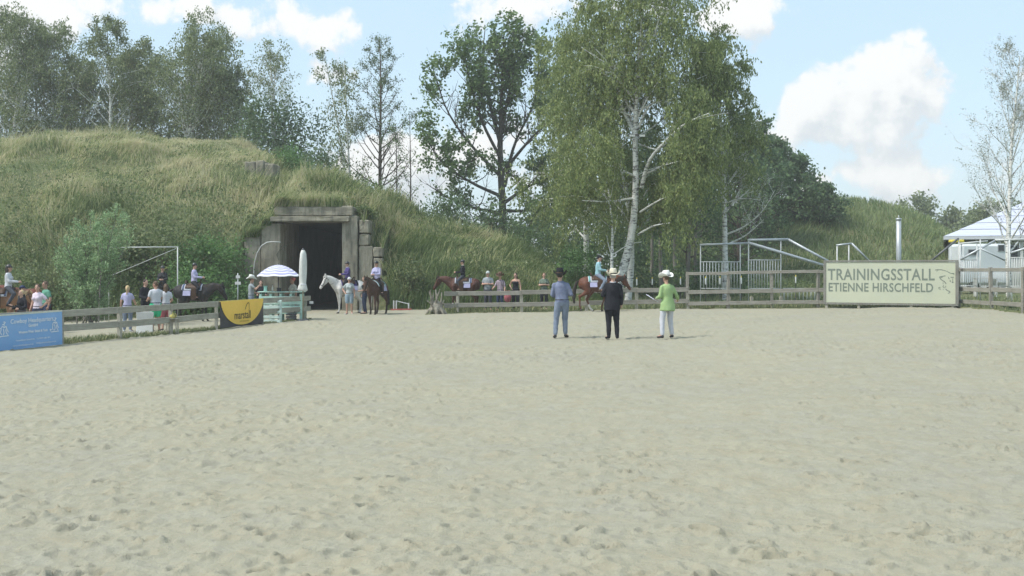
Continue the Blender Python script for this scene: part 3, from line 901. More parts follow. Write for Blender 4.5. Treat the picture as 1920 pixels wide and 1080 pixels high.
def second_birch():
    # sister stem beside the big one, and the drooping birch on the other side of it
    T = Tree(151)
    Y = 53.6
    b = D(1176, Y)
    P, rad = T.limb([b - Vector((0, 0, .3)), W(1184, 470, Y), W(1178, 380, Y), W(1150, 260, Y), W(1110, 140, Y)], .19, .03, 16)
    cfg = dict(WEEP); cfg.update(kids=(6, 7), lift=(.0, -.12, -.5), ratio=((.4, .65), (.7, 1.5)), minr=.013)
    T.along(P, rad, .3, .98, 16, lambda t: 3.0 * (1 - .3 * t), (30, 70), cfg)
    T.clear_bole(BOLE[0], 9.8, .85)
    finish_tree(T, 'birch_tree', 'slimmer second birch stem close behind the big white trunk', 'birch tree', b, 'birch_bark', 'birch_leaf', 19, .165, .055, 1.1, .42, 'birches by the far fence', lo=.05)
    T = Tree(152)
    Y = 58
    b = D(1100, Y)
    P, rad = T.limb([b - Vector((0, 0, .3)), W(1098, 400, Y), W(1092, 250, Y), W(1085, 130, Y), W(1080, 75, Y)], .18, .03, 16)
    T.along(P, rad, .22, .98, 34, lambda t: 3.0 * (1 - .5 * t), (30, 75), cfg)
    finish_tree(T, 'birch_tree', 'weeping birch whose hanging twigs reach low over the mound foot', 'birch tree', b, 'birch_bark', 'birch_leaf', 19, .17, .06, 1.1, .42, 'birches by the far fence', lo=.05)
    T = Tree(153)
    Y = 51
    b = D(1149, Y)
    P, rad = T.limb([b - Vector((0, 0, .3)), W(1147, 500, Y), W(1148, 430, Y), W(1140, 350, Y)], .11, .03, 10)
    T.along(P, rad, .4, .98, 10, lambda t: 1.4, (35, 80), cfg)
    T.clear_bole(BOLE[0], 9.8, .85)
    finish_tree(T, 'birch_tree', 'thin young birch stem in front of the leaning white trunk', 'birch tree', b, 'birch_bark', 'birch_leaf', 16, .11, .08, .6, .6, 'birches by the far fence', lo=.05)
    # birch behind the metal frames
    T = Tree(154)
    Y = 54
    b = D(1360, Y)
    P, rad = T.limb([b - Vector((0, 0, .3)), W(1359, 450, Y), W(1357, 330, Y), W(1352, 230, Y), W(1345, 150, Y), W(1338, 78, Y)], .17, .03, 18)
    T.along(P, rad, .36, .98, 26, lambda t: 2.5 * (1 - .55 * t), (30, 70), cfg)
    T.along(P, rad, .5, .95, 10, lambda t: 2.2 * (1 - .5 * t), (30, 60), cfg, az=(110, 250))
    live = len(T.twigs)
    bare = dict(pts=(7, 5, 4), wander=(.12, .16, .2), lift=(.06, .03, .0), kids=(4, 4), ang=((20, 50), (25, 60)), ratio=((.3, .55), (.3, .6)), taper=.3, rr=.5, minr=.005)
    bare['from'] = (.35, .3)
    for C in ([(1361, 440), (1395, 425), (1430, 395), (1452, 358)], [(1361, 350), (1385, 315), (1405, 285), (1412, 260)], [(1360, 400), (1380, 370), (1398, 330)],
              [(1361, 460), (1400, 440), (1432, 412)], [(1360, 380), (1400, 372), (1428, 376)]):
        Q, q = T.limb([W(px, py, Y - .4 * k) for k, (px, py) in enumerate(C)], .055, .012, 12)
        T.along(Q, q, .3, 1.0, 7, lambda t: .9, (20, 70), bare)
    T.twigs = T.twigs[:live]
    T.clear_bole(P, 6.5, .5); T.trim(P, 2.7)
    finish_tree(T, 'birch_tree', 'birch with straight trunk and dead bare side branches behind the metal frames', 'birch tree', b, 'birch_bark', 'birch_leaf', 19, .165, .055, 1.1, .42, 'birches by the far fence', lo=.05)
second_birch()

def leafy(name, label, cat, b, top, spread, seed, n1, per, size, leaf, bark='dark_bark', r0=.2, t0=.12, ang=(25, 80), jit=.22, group=None, kids=7, bare=0.0):
    T = Tree(seed)
    b = Vector(b); top = Vector(top)
    P, rad = T.limb([b - Vector((0, 0, .4)), b.lerp(top, .5) + Vector((T.r.uniform(-.3, .3), 0, 0)), top], r0, .03, 12)
    cfg = dict(pts=(6, 4), wander=(.14, .2), lift=(.05, .02), kids=(kids,), ang=((20, 70),), ratio=((.3, .6),), taper=.25, rr=.5, minr=.014)
    cfg['from'] = (.25,)
    T.along(P, rad, t0, .99, n1, lambda t: spread * (.55 + .6 * math.sin(math.pi * min(t + .22, 1)) - .3 * t), ang, cfg)
    return finish_tree(T, name, label, cat, b, bark, leaf, per, size, jit, .1, .75, group)

# dark wood behind the weeping birches
WD = [(1215, 78, 250, 3.6, 'dark leafy tree deep in the shade behind the big birch trunk'), (1290, 80, 235, 3.6, 'dark leafy tree between the big birch and the straight birch, set back'),
      (1165, 84, 300, 3.4, 'dark leafy tree filling the gap left of the leaning white trunk'), (1385, 76, 225, 3.4, 'dark leafy tree right behind the dead birch branches'),
      (1425, 82, 235, 2.8, 'dark leafy tree with pointed top between birch and hill bush'), (1345, 86, 260, 3.6, 'dark leafy tree behind the straight birch above the metal frames'),
      (1060, 82, 330, 3.2, 'dark leafy tree low behind the mound foot beside the maple')]
for i, (px, Y, py, sp, lab) in enumerate(WD):
    leafy('woodland_tree', lab, 'tree', tree_base(px, Y), W(px, py, Y), sp, 160 + i, 40, 16, .24, 'dark_leaf', r0=.2, t0=.10, group='dark trees of the wood behind the birches', kids=8)
for i, (px, Y, lean, lab) in enumerate(((1242, 62, 6, 'slim grey trunk standing in shade right of the lime jacketed judge'), (1285, 61, 14, 'slim grey leaning trunk next to the fence with metal frames'),
                                        (1222, 66, 3, 'thin shaded trunk behind the cream hat in the lime judge gap'), (1268, 66, 8, 'shaded brown trunk between the two slim grey trunks'), (1305, 63, 8, 'slim pale trunk just before the first metal frame'))):
    b = tree_base(px, Y)
    leafy('slim_tree', lab, 'tree', b, W(px + lean, 330, Y), 1.8, 180 + i, 14, 14, .17, 'dark_leaf', 'grey_bark', .15, .5, group='slim trunks at the edge of the wood')
leafy('hill_tree', 'dark round bushy tree growing on the flank of the far hill', 'tree', tree_base(1508, 88), W(1500, 302, 88), 2.5, 190, 38, 20, .26, 'dark_leaf', t0=.02, ang=(40, 100))
leafy('hill_tree', 'dark spreading bush low on the far hill slope', 'tree', tree_base(1538, 87), W(1536, 352, 87), 1.9, 191, 30, 20, .24, 'dark_leaf', t0=.02, ang=(40, 105))
leafy('hill_tree', 'darker taller tree joining the wood to the hill bush', 'tree', tree_base(1462, 88), W(1455, 262, 88), 2.6, 192, 34, 18, .26, 'dark_leaf', t0=.02, ang=(30, 95))
FT = [(1735, 150, 372, 5.0, 'grey green far tree beyond the hill end, tallest of its row'), (1690, 155, 388, 4.0, 'far tree at the hill crest end beside the tallest one'), (1790, 150, 398, 4.5, 'far tree low between the hill and the blue roof'),
      (1855, 140, 382, 4.6, 'far round tree rising above the blue roof edge'), (1910, 145, 388, 5.0, 'far tree above the blue roof at the picture edge'), (1830, 155, 405, 4.5, 'far tree low behind the corner of the blue roof')]
for i, (px, Y, py, sp, lab) in enumerate(FT):
    leafy('far_tree', lab, 'tree', D(px, Y), W(px, py, Y), sp, 200 + i, 34, 12, .42, 'birch_leaf_far', r0=.25, t0=.05, ang=(30, 90), jit=.35, group='far trees on the horizon', kids=6)

def bare_birch():
    T = Tree(210)
    Y = 50
    b = D(1893, Y)
    P, rad = T.limb([b - Vector((0, 0, .3)), W(1890, 470, Y), W(1893, 380, Y), W(1897, 270, Y), W(1906, 180, Y), W(1912, 105, Y)], .15, .02, 16)
    cfg = dict(pts=(8, 6, 5), wander=(.07, .10, .12), lift=(.07, .04, -.03), kids=(8, 7), ang=((15, 40), (15, 45)), ratio=((.3, .6), (.35, .7)), taper=.22, rr=.5, minr=.003)
    cfg['from'] = (.25, .2)
    T.along(P, rad, .2, .97, 34, lambda t: 3.3 * (1 - .62 * t), (25, 55), cfg)
    T.twigs = [t for t in T.twigs if T.r.random() < .6]
    finish_tree(T, 'birch_tree', 'nearly leafless birch with fine grey twigs in front of the blue roof', 'birch tree', b, 'birch_bark', 'bare_leaf', 6, .06, .05, .5, .6, lo=.3)
bare_birch()

# ---- shrubs
def shrub(label, b, rx, h, seed, n, size, leaf, name='shrub', stems=9, cat='shrub', group=None, bark='brown_bark', droop=.1, aspect=.6, flat=.75, clumps=34):
    r = np.random.default_rng(seed); rr = random.Random(seed)
    b = Vector(b)
    root = thing(name, label, cat, b, 0, group)
    T = Tree(seed)
    cl = []
    for k in range(clumps):
        a = rr.uniform(0, 2 * math.pi); q = math.sqrt(rr.random()); e = rr.random()
        hh = h * (.12 + .86 * e) * (1 - .25 * q * q)
        wd = rx * q * (.75 + .35 * math.sin(math.pi * min(e + .25, 1)))
        cl.append(Vector((math.cos(a) * wd, math.sin(a) * wd * flat, hh)))
    for k in range(stems):
        c = rr.choice(cl)
        T.limb([Vector((c.x * .1, c.y * .1, -.2)), Vector((c.x * .5, c.y * .5, c.z * .55)), c], .028, .008, 7)
    V, Fq = T.tubes()
    link('stem', mesh_np('stem', V, Fq, MATS[bark], True), root)
    C = np.array([tuple(c) for c in cl])
    w = r.integers(0, len(C), n)
    sg = np.array([rx * .24, rx * .24 * flat + .05, h * .14])
    P = C[w] + r.normal(0, 1, (n, 3)) * sg * r.uniform(.5, 1.2, (len(C), 1))[w]
    P[:, 2] = np.abs(P[:, 2])
    V, Fq = leaf_quads(P, size, r, droop, aspect)
    link('foliage', mesh_np('foliage', V, Fq, MATS[leaf]), root)
    return root
SB = [  # label, px, Y, rx, h, n, size, leaf
    ('dark green shrub on the slope above the white pipe frame', 300, 49.0, 1.9, 2.3, 3600, .15, 'weed_leaf'),
    ('dark green shrub between the pipe frame and the bunker wall', 400, 48.6, 1.5, 2.6, 4200, .14, 'bush_leaf'),
    ('low dark shrub behind the rider on the black horse', 425, 47.6, 1.3, 1.8, 3200, .13, 'bush_leaf'),
    ('dense green shrub behind the rider pair near the pipe frame', 345, 47.2, 1.5, 2.1, 3600, .14, 'bush_leaf'),
    ('weedy green shrub at the mound foot behind the tan horse', 20, 44.6, 2.0, 2.2, 4200, .14, 'weed_leaf'),
    ('weedy shrub at the mound foot between tan horse and willow', 95, 45.6, 1.8, 2.6, 4200, .14, 'weed_leaf'),
    ('shaggy green shrub behind the willow sapling on the slope', 215, 48.2, 1.7, 2.2, 3400, .15, 'weed_leaf'),
    ('bright green bush on the mound next to the concrete block', 545, 64.5, 1.5, 2.3, 3600, .14, 'bush_leaf'),
    ('dark low bush beneath the white stemmed birch on the mound', 500, 75, 2.3, 5.0, 4200, .2, 'dark_leaf'),
    ('dark bush below the leaning sparse birch', 585, 72, 2.2, 4.2, 4200, .19, 'dark_leaf'),
    ('dark bush under the gap beside the bright green bush', 560, 77, 2.6, 6.6, 4600, .2, 'dark_leaf'),
    ('low leafy bush under the sparse conifer', 700, 69, 1.9, 2.6, 2400, .17, 'maple_leaf'),
    ('low dark bush where the maple meets the slope', 850, 66, 2.3, 3.0, 4200, .17, 'dark_leaf'),
    ('low dark bush at the maple foot near the weeping birch', 1000, 64, 2.4, 3.0, 4600, .17, 'dark_leaf'),
    ('dark bush in the shade under the maple trunk', 930, 69, 2.6, 4.2, 4600, .19, 'dark_leaf'),
    ('fresh green bush at the end of the mound behind the turquoise rider', 1082, 54, 1.1, 2.0, 3400, .12, 'bush_leaf'),
    ('dark bush filling the shade behind the leaning white trunk', 1135, 64, 2.4, 4.6, 4200, .2, 'dark_leaf'),
    ('dark bush in the wood right of the leaning white trunk', 1195, 70, 2.6, 4.4, 3600, .2, 'dark_leaf'),
    ('pale weed clump overhanging the right bunker pillar', 682, 53.2, .6, .8, 900, .12, 'weed_leaf'),
    ('leafy weeds at the foot of the slope beside the bunker blocks', 770, 51.5, .8, 1.6, 1500, .13, 'weed_leaf'),
    ('leafy weed clump above the left bunker wing wall', 480, 53.0, .9, .8, 1100, .12, 'weed_leaf'),
    ('small round green bush at the sand edge right of the sign', 1893, 40.5, .22, .28, 700, .06, 'dark_leaf'),
    ('shady undergrowth bush behind the fence below the slim trunks', 1255, 66, 3.4, 1.8, 4200, .17, 'dark_leaf'),
    ('shady undergrowth bush behind the first metal frame', 1345, 62, 2.6, 2.2, 3800, .16, 'dark_leaf'),
    ('low green weeds behind the second metal frame', 1450, 70, 2.4, 1.0, 2600, .15, 'weed_leaf')]
for i, (lab, px, Y, rx, h, n, size, leaf) in enumerate(SB):
    shrub(lab, tree_base(px, Y) - Vector((0, 0, .1)), rx, h, 300 + i, n, size, leaf, group='shrubs around the mound')
# the pale willow sapling behind the fence
def willow():
    T = Tree(350)
    Y = 39.5
    b = D(165, Y)
    cfg = dict(pts=(7, 5), wander=(.08, .12), lift=(.08, .05), kids=(9,), ang=((15, 45),), ratio=((.25, .5),), taper=.3, rr=.5, minr=.0075)
    cfg['from'] = (.12,)
    for px, py in ((120, 455), (145, 430), (170, 418), (195, 408), (218, 405), (235, 425), (245, 455), (185, 440), (140, 480), (105, 500), (205, 470), (160, 470), (225, 500)):
        q = b + Vector((T.r.uniform(-.5, .5), T.r.uniform(-.4, .4), -.1))
        e = W(px, py, Y + T.r.uniform(-.8, .8))
        P, rad = T.limb([q, q.lerp(e, .5) + Vector((0, 0, .2)), e], .035, .008, 10)
        T.along(P, rad, .06, 1.0, 15, lambda t: .85 * (1 - .5 * t), (20, 60), cfg)
    finish_tree(T, 'willow_sapling', 'pale grey green bushy willow behind the fence beside the blue banner', 'willow', b, 'grey_bark', 'willow_leaf', 10, .11, .07, .1, .32)
willow()
# broad-leaved weeds scattered over the lower slope
def weeds():
    r = np.random.default_rng(77)
    n = 1500
    Y = r.uniform(46, 62, n); X = r.uniform(-.50, .05, n) * Y
    z = mound_z(X, Y)
    k = (z > -.2) & (r.random(n) < np.clip(1.25 - z / 6, .05, 1)) & ((X < -9) | (r.random(n) < .22)) & ~((X > PXA - .2) & (X < PXB + .2) & (Y < PY + .5))
    C = np.stack([X, Y, z + .25], 1)[k]
    m = 42
    P = np.repeat(C, m, 0) + r.normal(0, 1, (len(C) * m, 3)) * np.array([.32, .32, .26])
    V, Fq = leaf_quads(P, .15, r, .1, .6)
    tag(link('slope_weeds', mesh_np('slope_weeds', V, Fq, MATS['weed_leaf'])), 'broad leaved weeds among the grass of the mound', 'weeds', kind='stuff')
weeds()
# ------------------------------------------------------------------ bunker entrance
def conc_mat():
    m, T, b = new_mat('concrete')
    pos = T.node('ShaderNodeNewGeometry').outputs['Position']
    f = T.mapr(T.noise(pos, 0.9, 6.0, 0.65), 0.35, 0.65)
    st = T.mapr(T.noise(T.v('MULTIPLY', pos, (2.2, 2.2, .35)), 1.5, 4.0, 0.6), 0.5, 0.72)
    g = T.mapr(T.noise(pos, 14.0, 4.0, 0.7), 0.4, 0.75)
    col = T.mix(f, (0.35, 0.325, 0.25), (0.21, 0.195, 0.15))
    col = T.mix(T.m('MULTIPLY', st, .9), col, (0.075, 0.073, 0.06))
    mo = T.mapr(T.noise(pos, 1.7, 5.0, .7), .56, .68)
    col = T.mix(T.m('MULTIPLY', mo, .6), col, (0.115, 0.125, 0.06))
    col = T.mix(T.m('MULTIPLY', g, .25), col, (0.16, 0.16, 0.14))
    T.put(b.inputs['Base Color'], col); b.inputs['Roughness'].default_value = .92
    bn = T.node('ShaderNodeBump'); bn.inputs['Strength'].default_value = .7; bn.inputs['Distance'].default_value = .05
    T.put(bn.inputs['Height'], T.noise(pos, 6.0, 6.0, 0.7)); T.l.new(bn.outputs[0], b.inputs['Normal'])
    MATS['concrete'] = m
conc_mat()
MATS['shade_crack_concrete'] = plain('shade_crack_concrete', (0.12, 0.115, 0.10), (0.07, 0.07, 0.06), 1.2, .95, .6, world=True)  # darkened concrete: paints the shade inside the tunnel, also colours the cracks
EROS = bpy.data.textures.new('erosion', 'CLOUDS'); EROS.noise_scale = .7; EROS.noise_depth = 3
CHIP = bpy.data.textures.new('chips', 'CLOUDS'); CHIP.noise_scale = .16; CHIP.noise_depth = 2
def cbox(name, x0, x1, y0, y1, z0, z1, mat, parent, bev=.03, org=None, erode=True):
    org = org or Vector((0, 0, 0))
    c = Vector(((x0 + x1) / 2, (y0 + y1) / 2, (z0 + z1) / 2)) - org
    o = MB().box((0, 0, 0), (x1 - x0, y1 - y0, z1 - z0)).build(name, mat, parent, loc=c, bevel=bev)
    if bev and erode:
        # old, chipped concrete: uneven faces and broken edges
        sb = o.modifiers.new('cells', 'SUBSURF'); sb.subdivision_type = 'SIMPLE'; sb.levels = sb.render_levels = 3
        for tx, st in ((EROS, .10), (CHIP, .05)):
            dp = o.modifiers.new('erosion', 'DISPLACE'); dp.texture = tx; dp.strength = st; dp.mid_level = .6; dp.texture_coords = 'GLOBAL'
    return o
def portal():
    Y = 52.0
    px = lambda p: (p - 960) / F_PX * Y
    pz = lambda q: CAM_H + (HOR - q) / F_PX * Y
    org = Vector((px(585), Y, -.2))
    t = thing('bunker_portal', 'weathered concrete bunker entrance with stepped side walls in the mound', 'bunker', org)
    C = MATS['concrete']
    g = -.5
    cbox('wing_wall', px(457), px(489), Y, Y + 1.3, g, pz(440), C, t, .04, org)
    cbox('wing_wall', px(489) + .004, px(526), Y - .06, Y + 1.3, g, pz(418), C, t, .04, org)
    cbox('pillar', px(641), px(671), Y - .06, Y + 1.5, g, pz(404), C, t, .04, org)
    # stacked blocks to the other side, joints recessed
    b0, b1 = px(671) + .03, px(692)
    for z0, z1 in ((pz(461) + .012, pz(438) - .012), (pz(438) + .012, pz(412))):
        cbox('concrete_block', b0, b1, Y + .02, Y + 1.3, z0, z1, C, t, .05, org)
    cbox('wing_wall', px(671) + .03, px(699), Y + .03, Y + 1.3, g, pz(461) - .012, C, t, .04, org)
    for z0, z1 in ((g, pz(483) - .012), (pz(483) + .012, pz(463))):
        cbox('concrete_block', px(699) + .02, px(718), Y - .02, Y + 1.3, z0, z1, C, t, .05, org)
    # lintel slab and the rough band above it
    cbox('lintel', px(509), px(657), Y - .35, Y + 1.6, pz(416), pz(406), C, t, .03, org)
    band = cbox('header_wall', px(513), px(662), Y - .1, Y + 1.3, pz(406) + .004, pz(386), C, t, .06, org)
    # tunnel: side walls, roof and end wall, real depth, deeper shade painted as darker concrete
    xi0, xi1 = px(526), px(641)
    zt = pz(416)
    dk = MATS['shade_crack_concrete']
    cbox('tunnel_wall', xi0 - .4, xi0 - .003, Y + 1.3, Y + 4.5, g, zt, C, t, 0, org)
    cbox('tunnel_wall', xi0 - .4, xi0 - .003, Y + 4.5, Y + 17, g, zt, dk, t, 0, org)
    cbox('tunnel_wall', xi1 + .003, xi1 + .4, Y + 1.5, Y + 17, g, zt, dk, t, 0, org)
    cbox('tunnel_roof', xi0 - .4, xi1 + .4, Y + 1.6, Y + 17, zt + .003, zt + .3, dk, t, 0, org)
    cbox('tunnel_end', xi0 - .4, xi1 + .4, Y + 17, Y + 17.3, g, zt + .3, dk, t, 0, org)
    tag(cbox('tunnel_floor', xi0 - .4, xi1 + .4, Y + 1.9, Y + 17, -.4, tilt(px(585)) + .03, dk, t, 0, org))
    # cracks in the reveal
    for i, pts in enumerate(([(526, 470), (533, 462), (541, 458), (552, 456)], [(523, 488), (519, 478), (528, 462)])):
        mb = MB()
        P = [W(a, b, Y - .063 if i else Y - .062) - org for a, b in pts]
        for p, q in zip(P, P[1:]):
            mb.beam(p, q, .02, .05, (0, -1, 0))
        mb.build('crack', MATS['shade_crack_concrete'], t)
    # loose block up on the mound
    Y2 = 56.0
    while Y2 < 66 and CAM_H + (HOR - 333) / F_PX * Y2 > float(mound_z((484 - 960) / F_PX * Y2, Y2)) + .25:
        Y2 += .1
    Y2 -= .2
    c = W(484, 322, Y2)
    s = thing('concrete_stack', 'grey concrete block with cracks sticking out of the mound top', 'concrete block', c - Vector((0, 0, .8)))
    for a, b, z0, z1 in ((458, 479, 334, 302), (479.6, 495, 338, 300), (495.6, 514, 336, 306)):
        x0 = (a - 960) / F_PX * Y2; x1 = (b - 960) / F_PX * Y2
        cbox('concrete_block', x0, x1, Y2 - .02 * (a % 3), Y2 + 1.6, c.z - 1.4, CAM_H + (HOR - z1) / F_PX * Y2, C, s, .06, s.location)
portal()
def hill_blocks():
    for px, py, Y, lab in ((1731, 419, 97, 'small concrete block at the end of the far hill slope'), (1601, 377, 100, 'small concrete cap on the crest of the far hill')):
        p = W(px, py, Y)
        o = MB().box((0, 0, 0), (.95, 1.2, 1.7)).build('concrete_marker', MATS['concrete'], loc=(p.x, p.y, p.z - .55), bevel=.06)
        tag(o, lab, 'concrete block')
hill_blocks()

# ------------------------------------------------------------------ fences
def wood(name, c1, c2):
    if name in MATS:
        return MATS[name]
    m, T, b = new_mat(name)
    co = T.node('ShaderNodeTexCoord').outputs['Object']
    f = T.mapr(T.noise(T.v('MULTIPLY', co, (14, 1.2, 14)), 2.0, 5.0, .65), .35, .7)
    g = T.mapr(T.noise(T.node('ShaderNodeNewGeometry').outputs['Position'], 2.2, 4.0, .6), .4, .7)
    col = T.mix(f, c1, c2)
    col = T.mix(T.m('MULTIPLY', g, .4), col, tuple(q * .6 for q in c2))
    T.put(b.inputs['Base Color'], col); b.inputs['Roughness'].default_value = .88
    bn = T.node('ShaderNodeBump'); bn.inputs['Strength'].default_value = .5; bn.inputs['Distance'].default_value = .01
    T.put(bn.inputs['Height'], f); T.l.new(bn.outputs[0], b.inputs['Normal'])
    MATS[name] = m
    return m
wood('fence_wood', (0.40, 0.385, 0.32), (0.26, 0.25, 0.205))
wood('fence_wood_far', (0.32, 0.305, 0.26), (0.20, 0.19, 0.16))
wood('post_wood', (0.42, 0.40, 0.33), (0.28, 0.265, 0.21))
def board(name, a, b, w, h, mat, parent, org, jit=0.0, rnd=random):
    """a plank from a to b as an object of its own (its length runs along local Y)"""
    a = Vector(a); b = Vector(b)
    if jit:
        a = a + Vector((0, 0, rnd.uniform(-jit, jit))); b = b + Vector((0, 0, rnd.uniform(-jit, jit)))
    d = (b - a); L = d.length
    side = d.cross(Vector((0, 0, 1))).normalized(); d = d.normalized(); u = side.cross(d)
    o = MB().box((0, 0, 0), (w, L, h)).build(name, mat, parent, bevel=.008)
    o.matrix_local = Matrix.Translation((a + b) / 2 - org) @ Matrix((side, d, u)).transposed().to_4x4()
    return o
def post(p, h, w, mat, parent, org, deep=.35):
    o = MB().box((0, 0, 0), (w, w, h + deep)).build('post', mat, parent, loc=Vector(p) + Vector((0, 0, (h - deep) / 2)) - org, bevel=.01)
    o.rotation_euler = (random.uniform(-.02, .02), random.uniform(-.02, .02), random.uniform(-.2, .2))
    return o
def left_fence():
    org = LF[3].copy()
    t = thing('wooden_fence', 'weathered two-rail wooden fence beside the sand carrying the banners', 'fence', org)
    fw = MATS['fence_wood']
    back = Vector((0, .07, 0))
    pp = [(-140, 670.5), (0, 655.5), (112, 647), (222, 637), (318, 627), (404, 617), (490, 608), (571, 600.5)]
    P = [G(*q) for q in pp]
    for p in P:
        post(p + back * 1.4, .93, .11, MATS['post_wood'], t, org)
    for z in (.86, .45):
        for a, b in zip(P, P[1:]):
            board('rail', a + Vector((0, 0, z)), b + Vector((0, 0, z)) + (b - a).normalized() * -.006, .04, .19, fw, t, org, .012)
        e = P[-1] + (P[-1] - P[-2]).normalized() * .42
        board('rail', P[-1] + Vector((0, 0, z)), e + Vector((0, 0, z)), .04, .19, fw, t, org)
    # the white tag at the end
    e = P[-1] + Vector((.28, -.06, .70))
    MB().box((0, 0, 0), (.15, .008, .10)).build('tag', plain('white_card', (.60, .61, .60), (.52, .53, .52), 3, .6), t, loc=e - org)
    return P
LP = left_fence()
def far_fence():
    org = VE[3].copy()
    t = thing('wooden_fence', 'grey two-rail wooden fence behind the judges', 'fence', org)
    fw = MATS['fence_wood_far']
    pp = [(833, 588), (858, 587), (978, 585), (1100, 583), (1194, 580.5), (1290, 579)]
    P = [G(*q) for q in pp]
    for p in P[1:]:
        post(p + Vector((0, .09, 0)), .95, .13, MATS['post_wood'], t, org)
    for z in (.84, .34):
        for a, b in zip(P, P[1:]):
            board('rail', a + Vector((0, 0, z)), b + Vector((0, 0, z)) + (b - a).normalized() * -.006, .04, .19, fw, t, org, .02)
    # taller three-rail fence going on behind the sign
    org = G(1540, 577)
    t = thing('wooden_fence', 'tall three-rail wooden fence on both sides of the big sign', 'fence', org)
    pp = [(1290, 579), (1366, 578.3), (1448, 577.5), (1535, 576.8), (1666, 576), (1799, 576), (1860, 580), (1921, 585.5), (2000, 592)]
    P = [G(*q) for q in pp]
    for p in P:
        post(p + Vector((0, .09, 0)), 1.60, .12, MATS['fence_wood_far'], t, org)
    for z, h in ((1.52, .13), (.74, .17), (.24, .16)):
        for a, b in zip(P, P[1:]):
            board('rail', a + Vector((0, 0, z)), b + Vector((0, 0, z)) + (b - a).normalized() * -.006, .045, h, fw, t, org, .02)
    # short stub posts and a pale bucket foot
    for px, py in ((1372, 576), (1414, 576), (1470, 576)):
        post(G(px, py) + Vector((0, .5, 0)), .45, .12, MATS['post_wood'], t, org, .2)
far_fence()
def electric_posts():
    w = plain('white_plastic', (.8, .8, .78), (.7, .7, .68), 4, .5); y = plain('yellow_plastic', (.75, .62, .12), (.65, .5, .1), 4, .5)
    where = ('just right of the sorrel horse muzzle', 'left of the lime jacketed judge', 'right of the lime jacketed judge', 'before the first barred panel', 'in front of the straight birch trunk', 'before the second barred panel', 'beside the left edge of the sign')
    for (px, Y), wh in zip(((1194, 51), (1223, 51.5), (1276, 51), (1323, 50), (1350, 50), (1390, 50), (1492, 49.5)), where):
        b = D(px, Y)
        t = thing('electric_fence_post', 'slim plastic electric fence post with white tip ' + wh, 'fence post', b, 0, 'plastic electric fence posts')
        MB().cap((0, 0, -.1), (0, 0, 1.0), .018, .016, 6).build('shaft', plain('dark_plastic', (.06, .06, .06)), t)
        MB().cap((0, 0, 1.0), (0, 0, 1.26), .035, .03, 8).build('tip', w, t, True)
        MB().cap((0, 0, 1.28), (0, 0, 1.33), .03, .025, 8).build('cap', y, t, True)
electric_posts()

# ------------------------------------------------------------------ lettering
def text(body, parent, mat, size, M, extrude=.001, sx=1.0, name='lettering', align='CENTER', spacing=1.0, shear=0.0, offset=0.0):
    cu = bpy.data.curves.new(name, 'FONT')
    cu.body = body; cu.size = size; cu.align_x = align; cu.align_y = 'CENTER'; cu.extrude = extrude; cu.resolution_u = 3
    cu.space_character = spacing; cu.shear = shear; cu.offset = offset
    cu.materials.append(mat)
    tmp = bpy.data.objects.new(name, cu)
    me = bpy.data.meshes.new_from_object(tmp)          # flat print as plain mesh
    bpy.data.objects.remove(tmp); bpy.data.curves.remove(cu)
    if not me.materials:
        me.materials.append(mat)
    o = link(name, me, parent)
    o.matrix_local = M @ Matrix.Diagonal((sx, 1, 1, 1))
    return o
def frame_of(a, b):
    """matrix of a hanging sheet: local X from a to b, local Y up, local Z towards the arena"""
    d = (Vector(b) - Vector(a)).normalized()
    z = d.cross(Vector((0, 0, 1))).normalized()
    return Matrix((d, z.cross(d), z)).transposed().to_4x4()
def stroke(pts, w, M, parent, mat, name='drawn_line', d=.004):
    mb = MB()
    for (x0, y0), (x1, y1) in zip(pts, pts[1:]):
        mb.beam((x0, y0, d), (x1, y1, d), w, .002, (0, 0, 1))
    o = mb.build(name, mat, parent); o.matrix_local = M
    return o

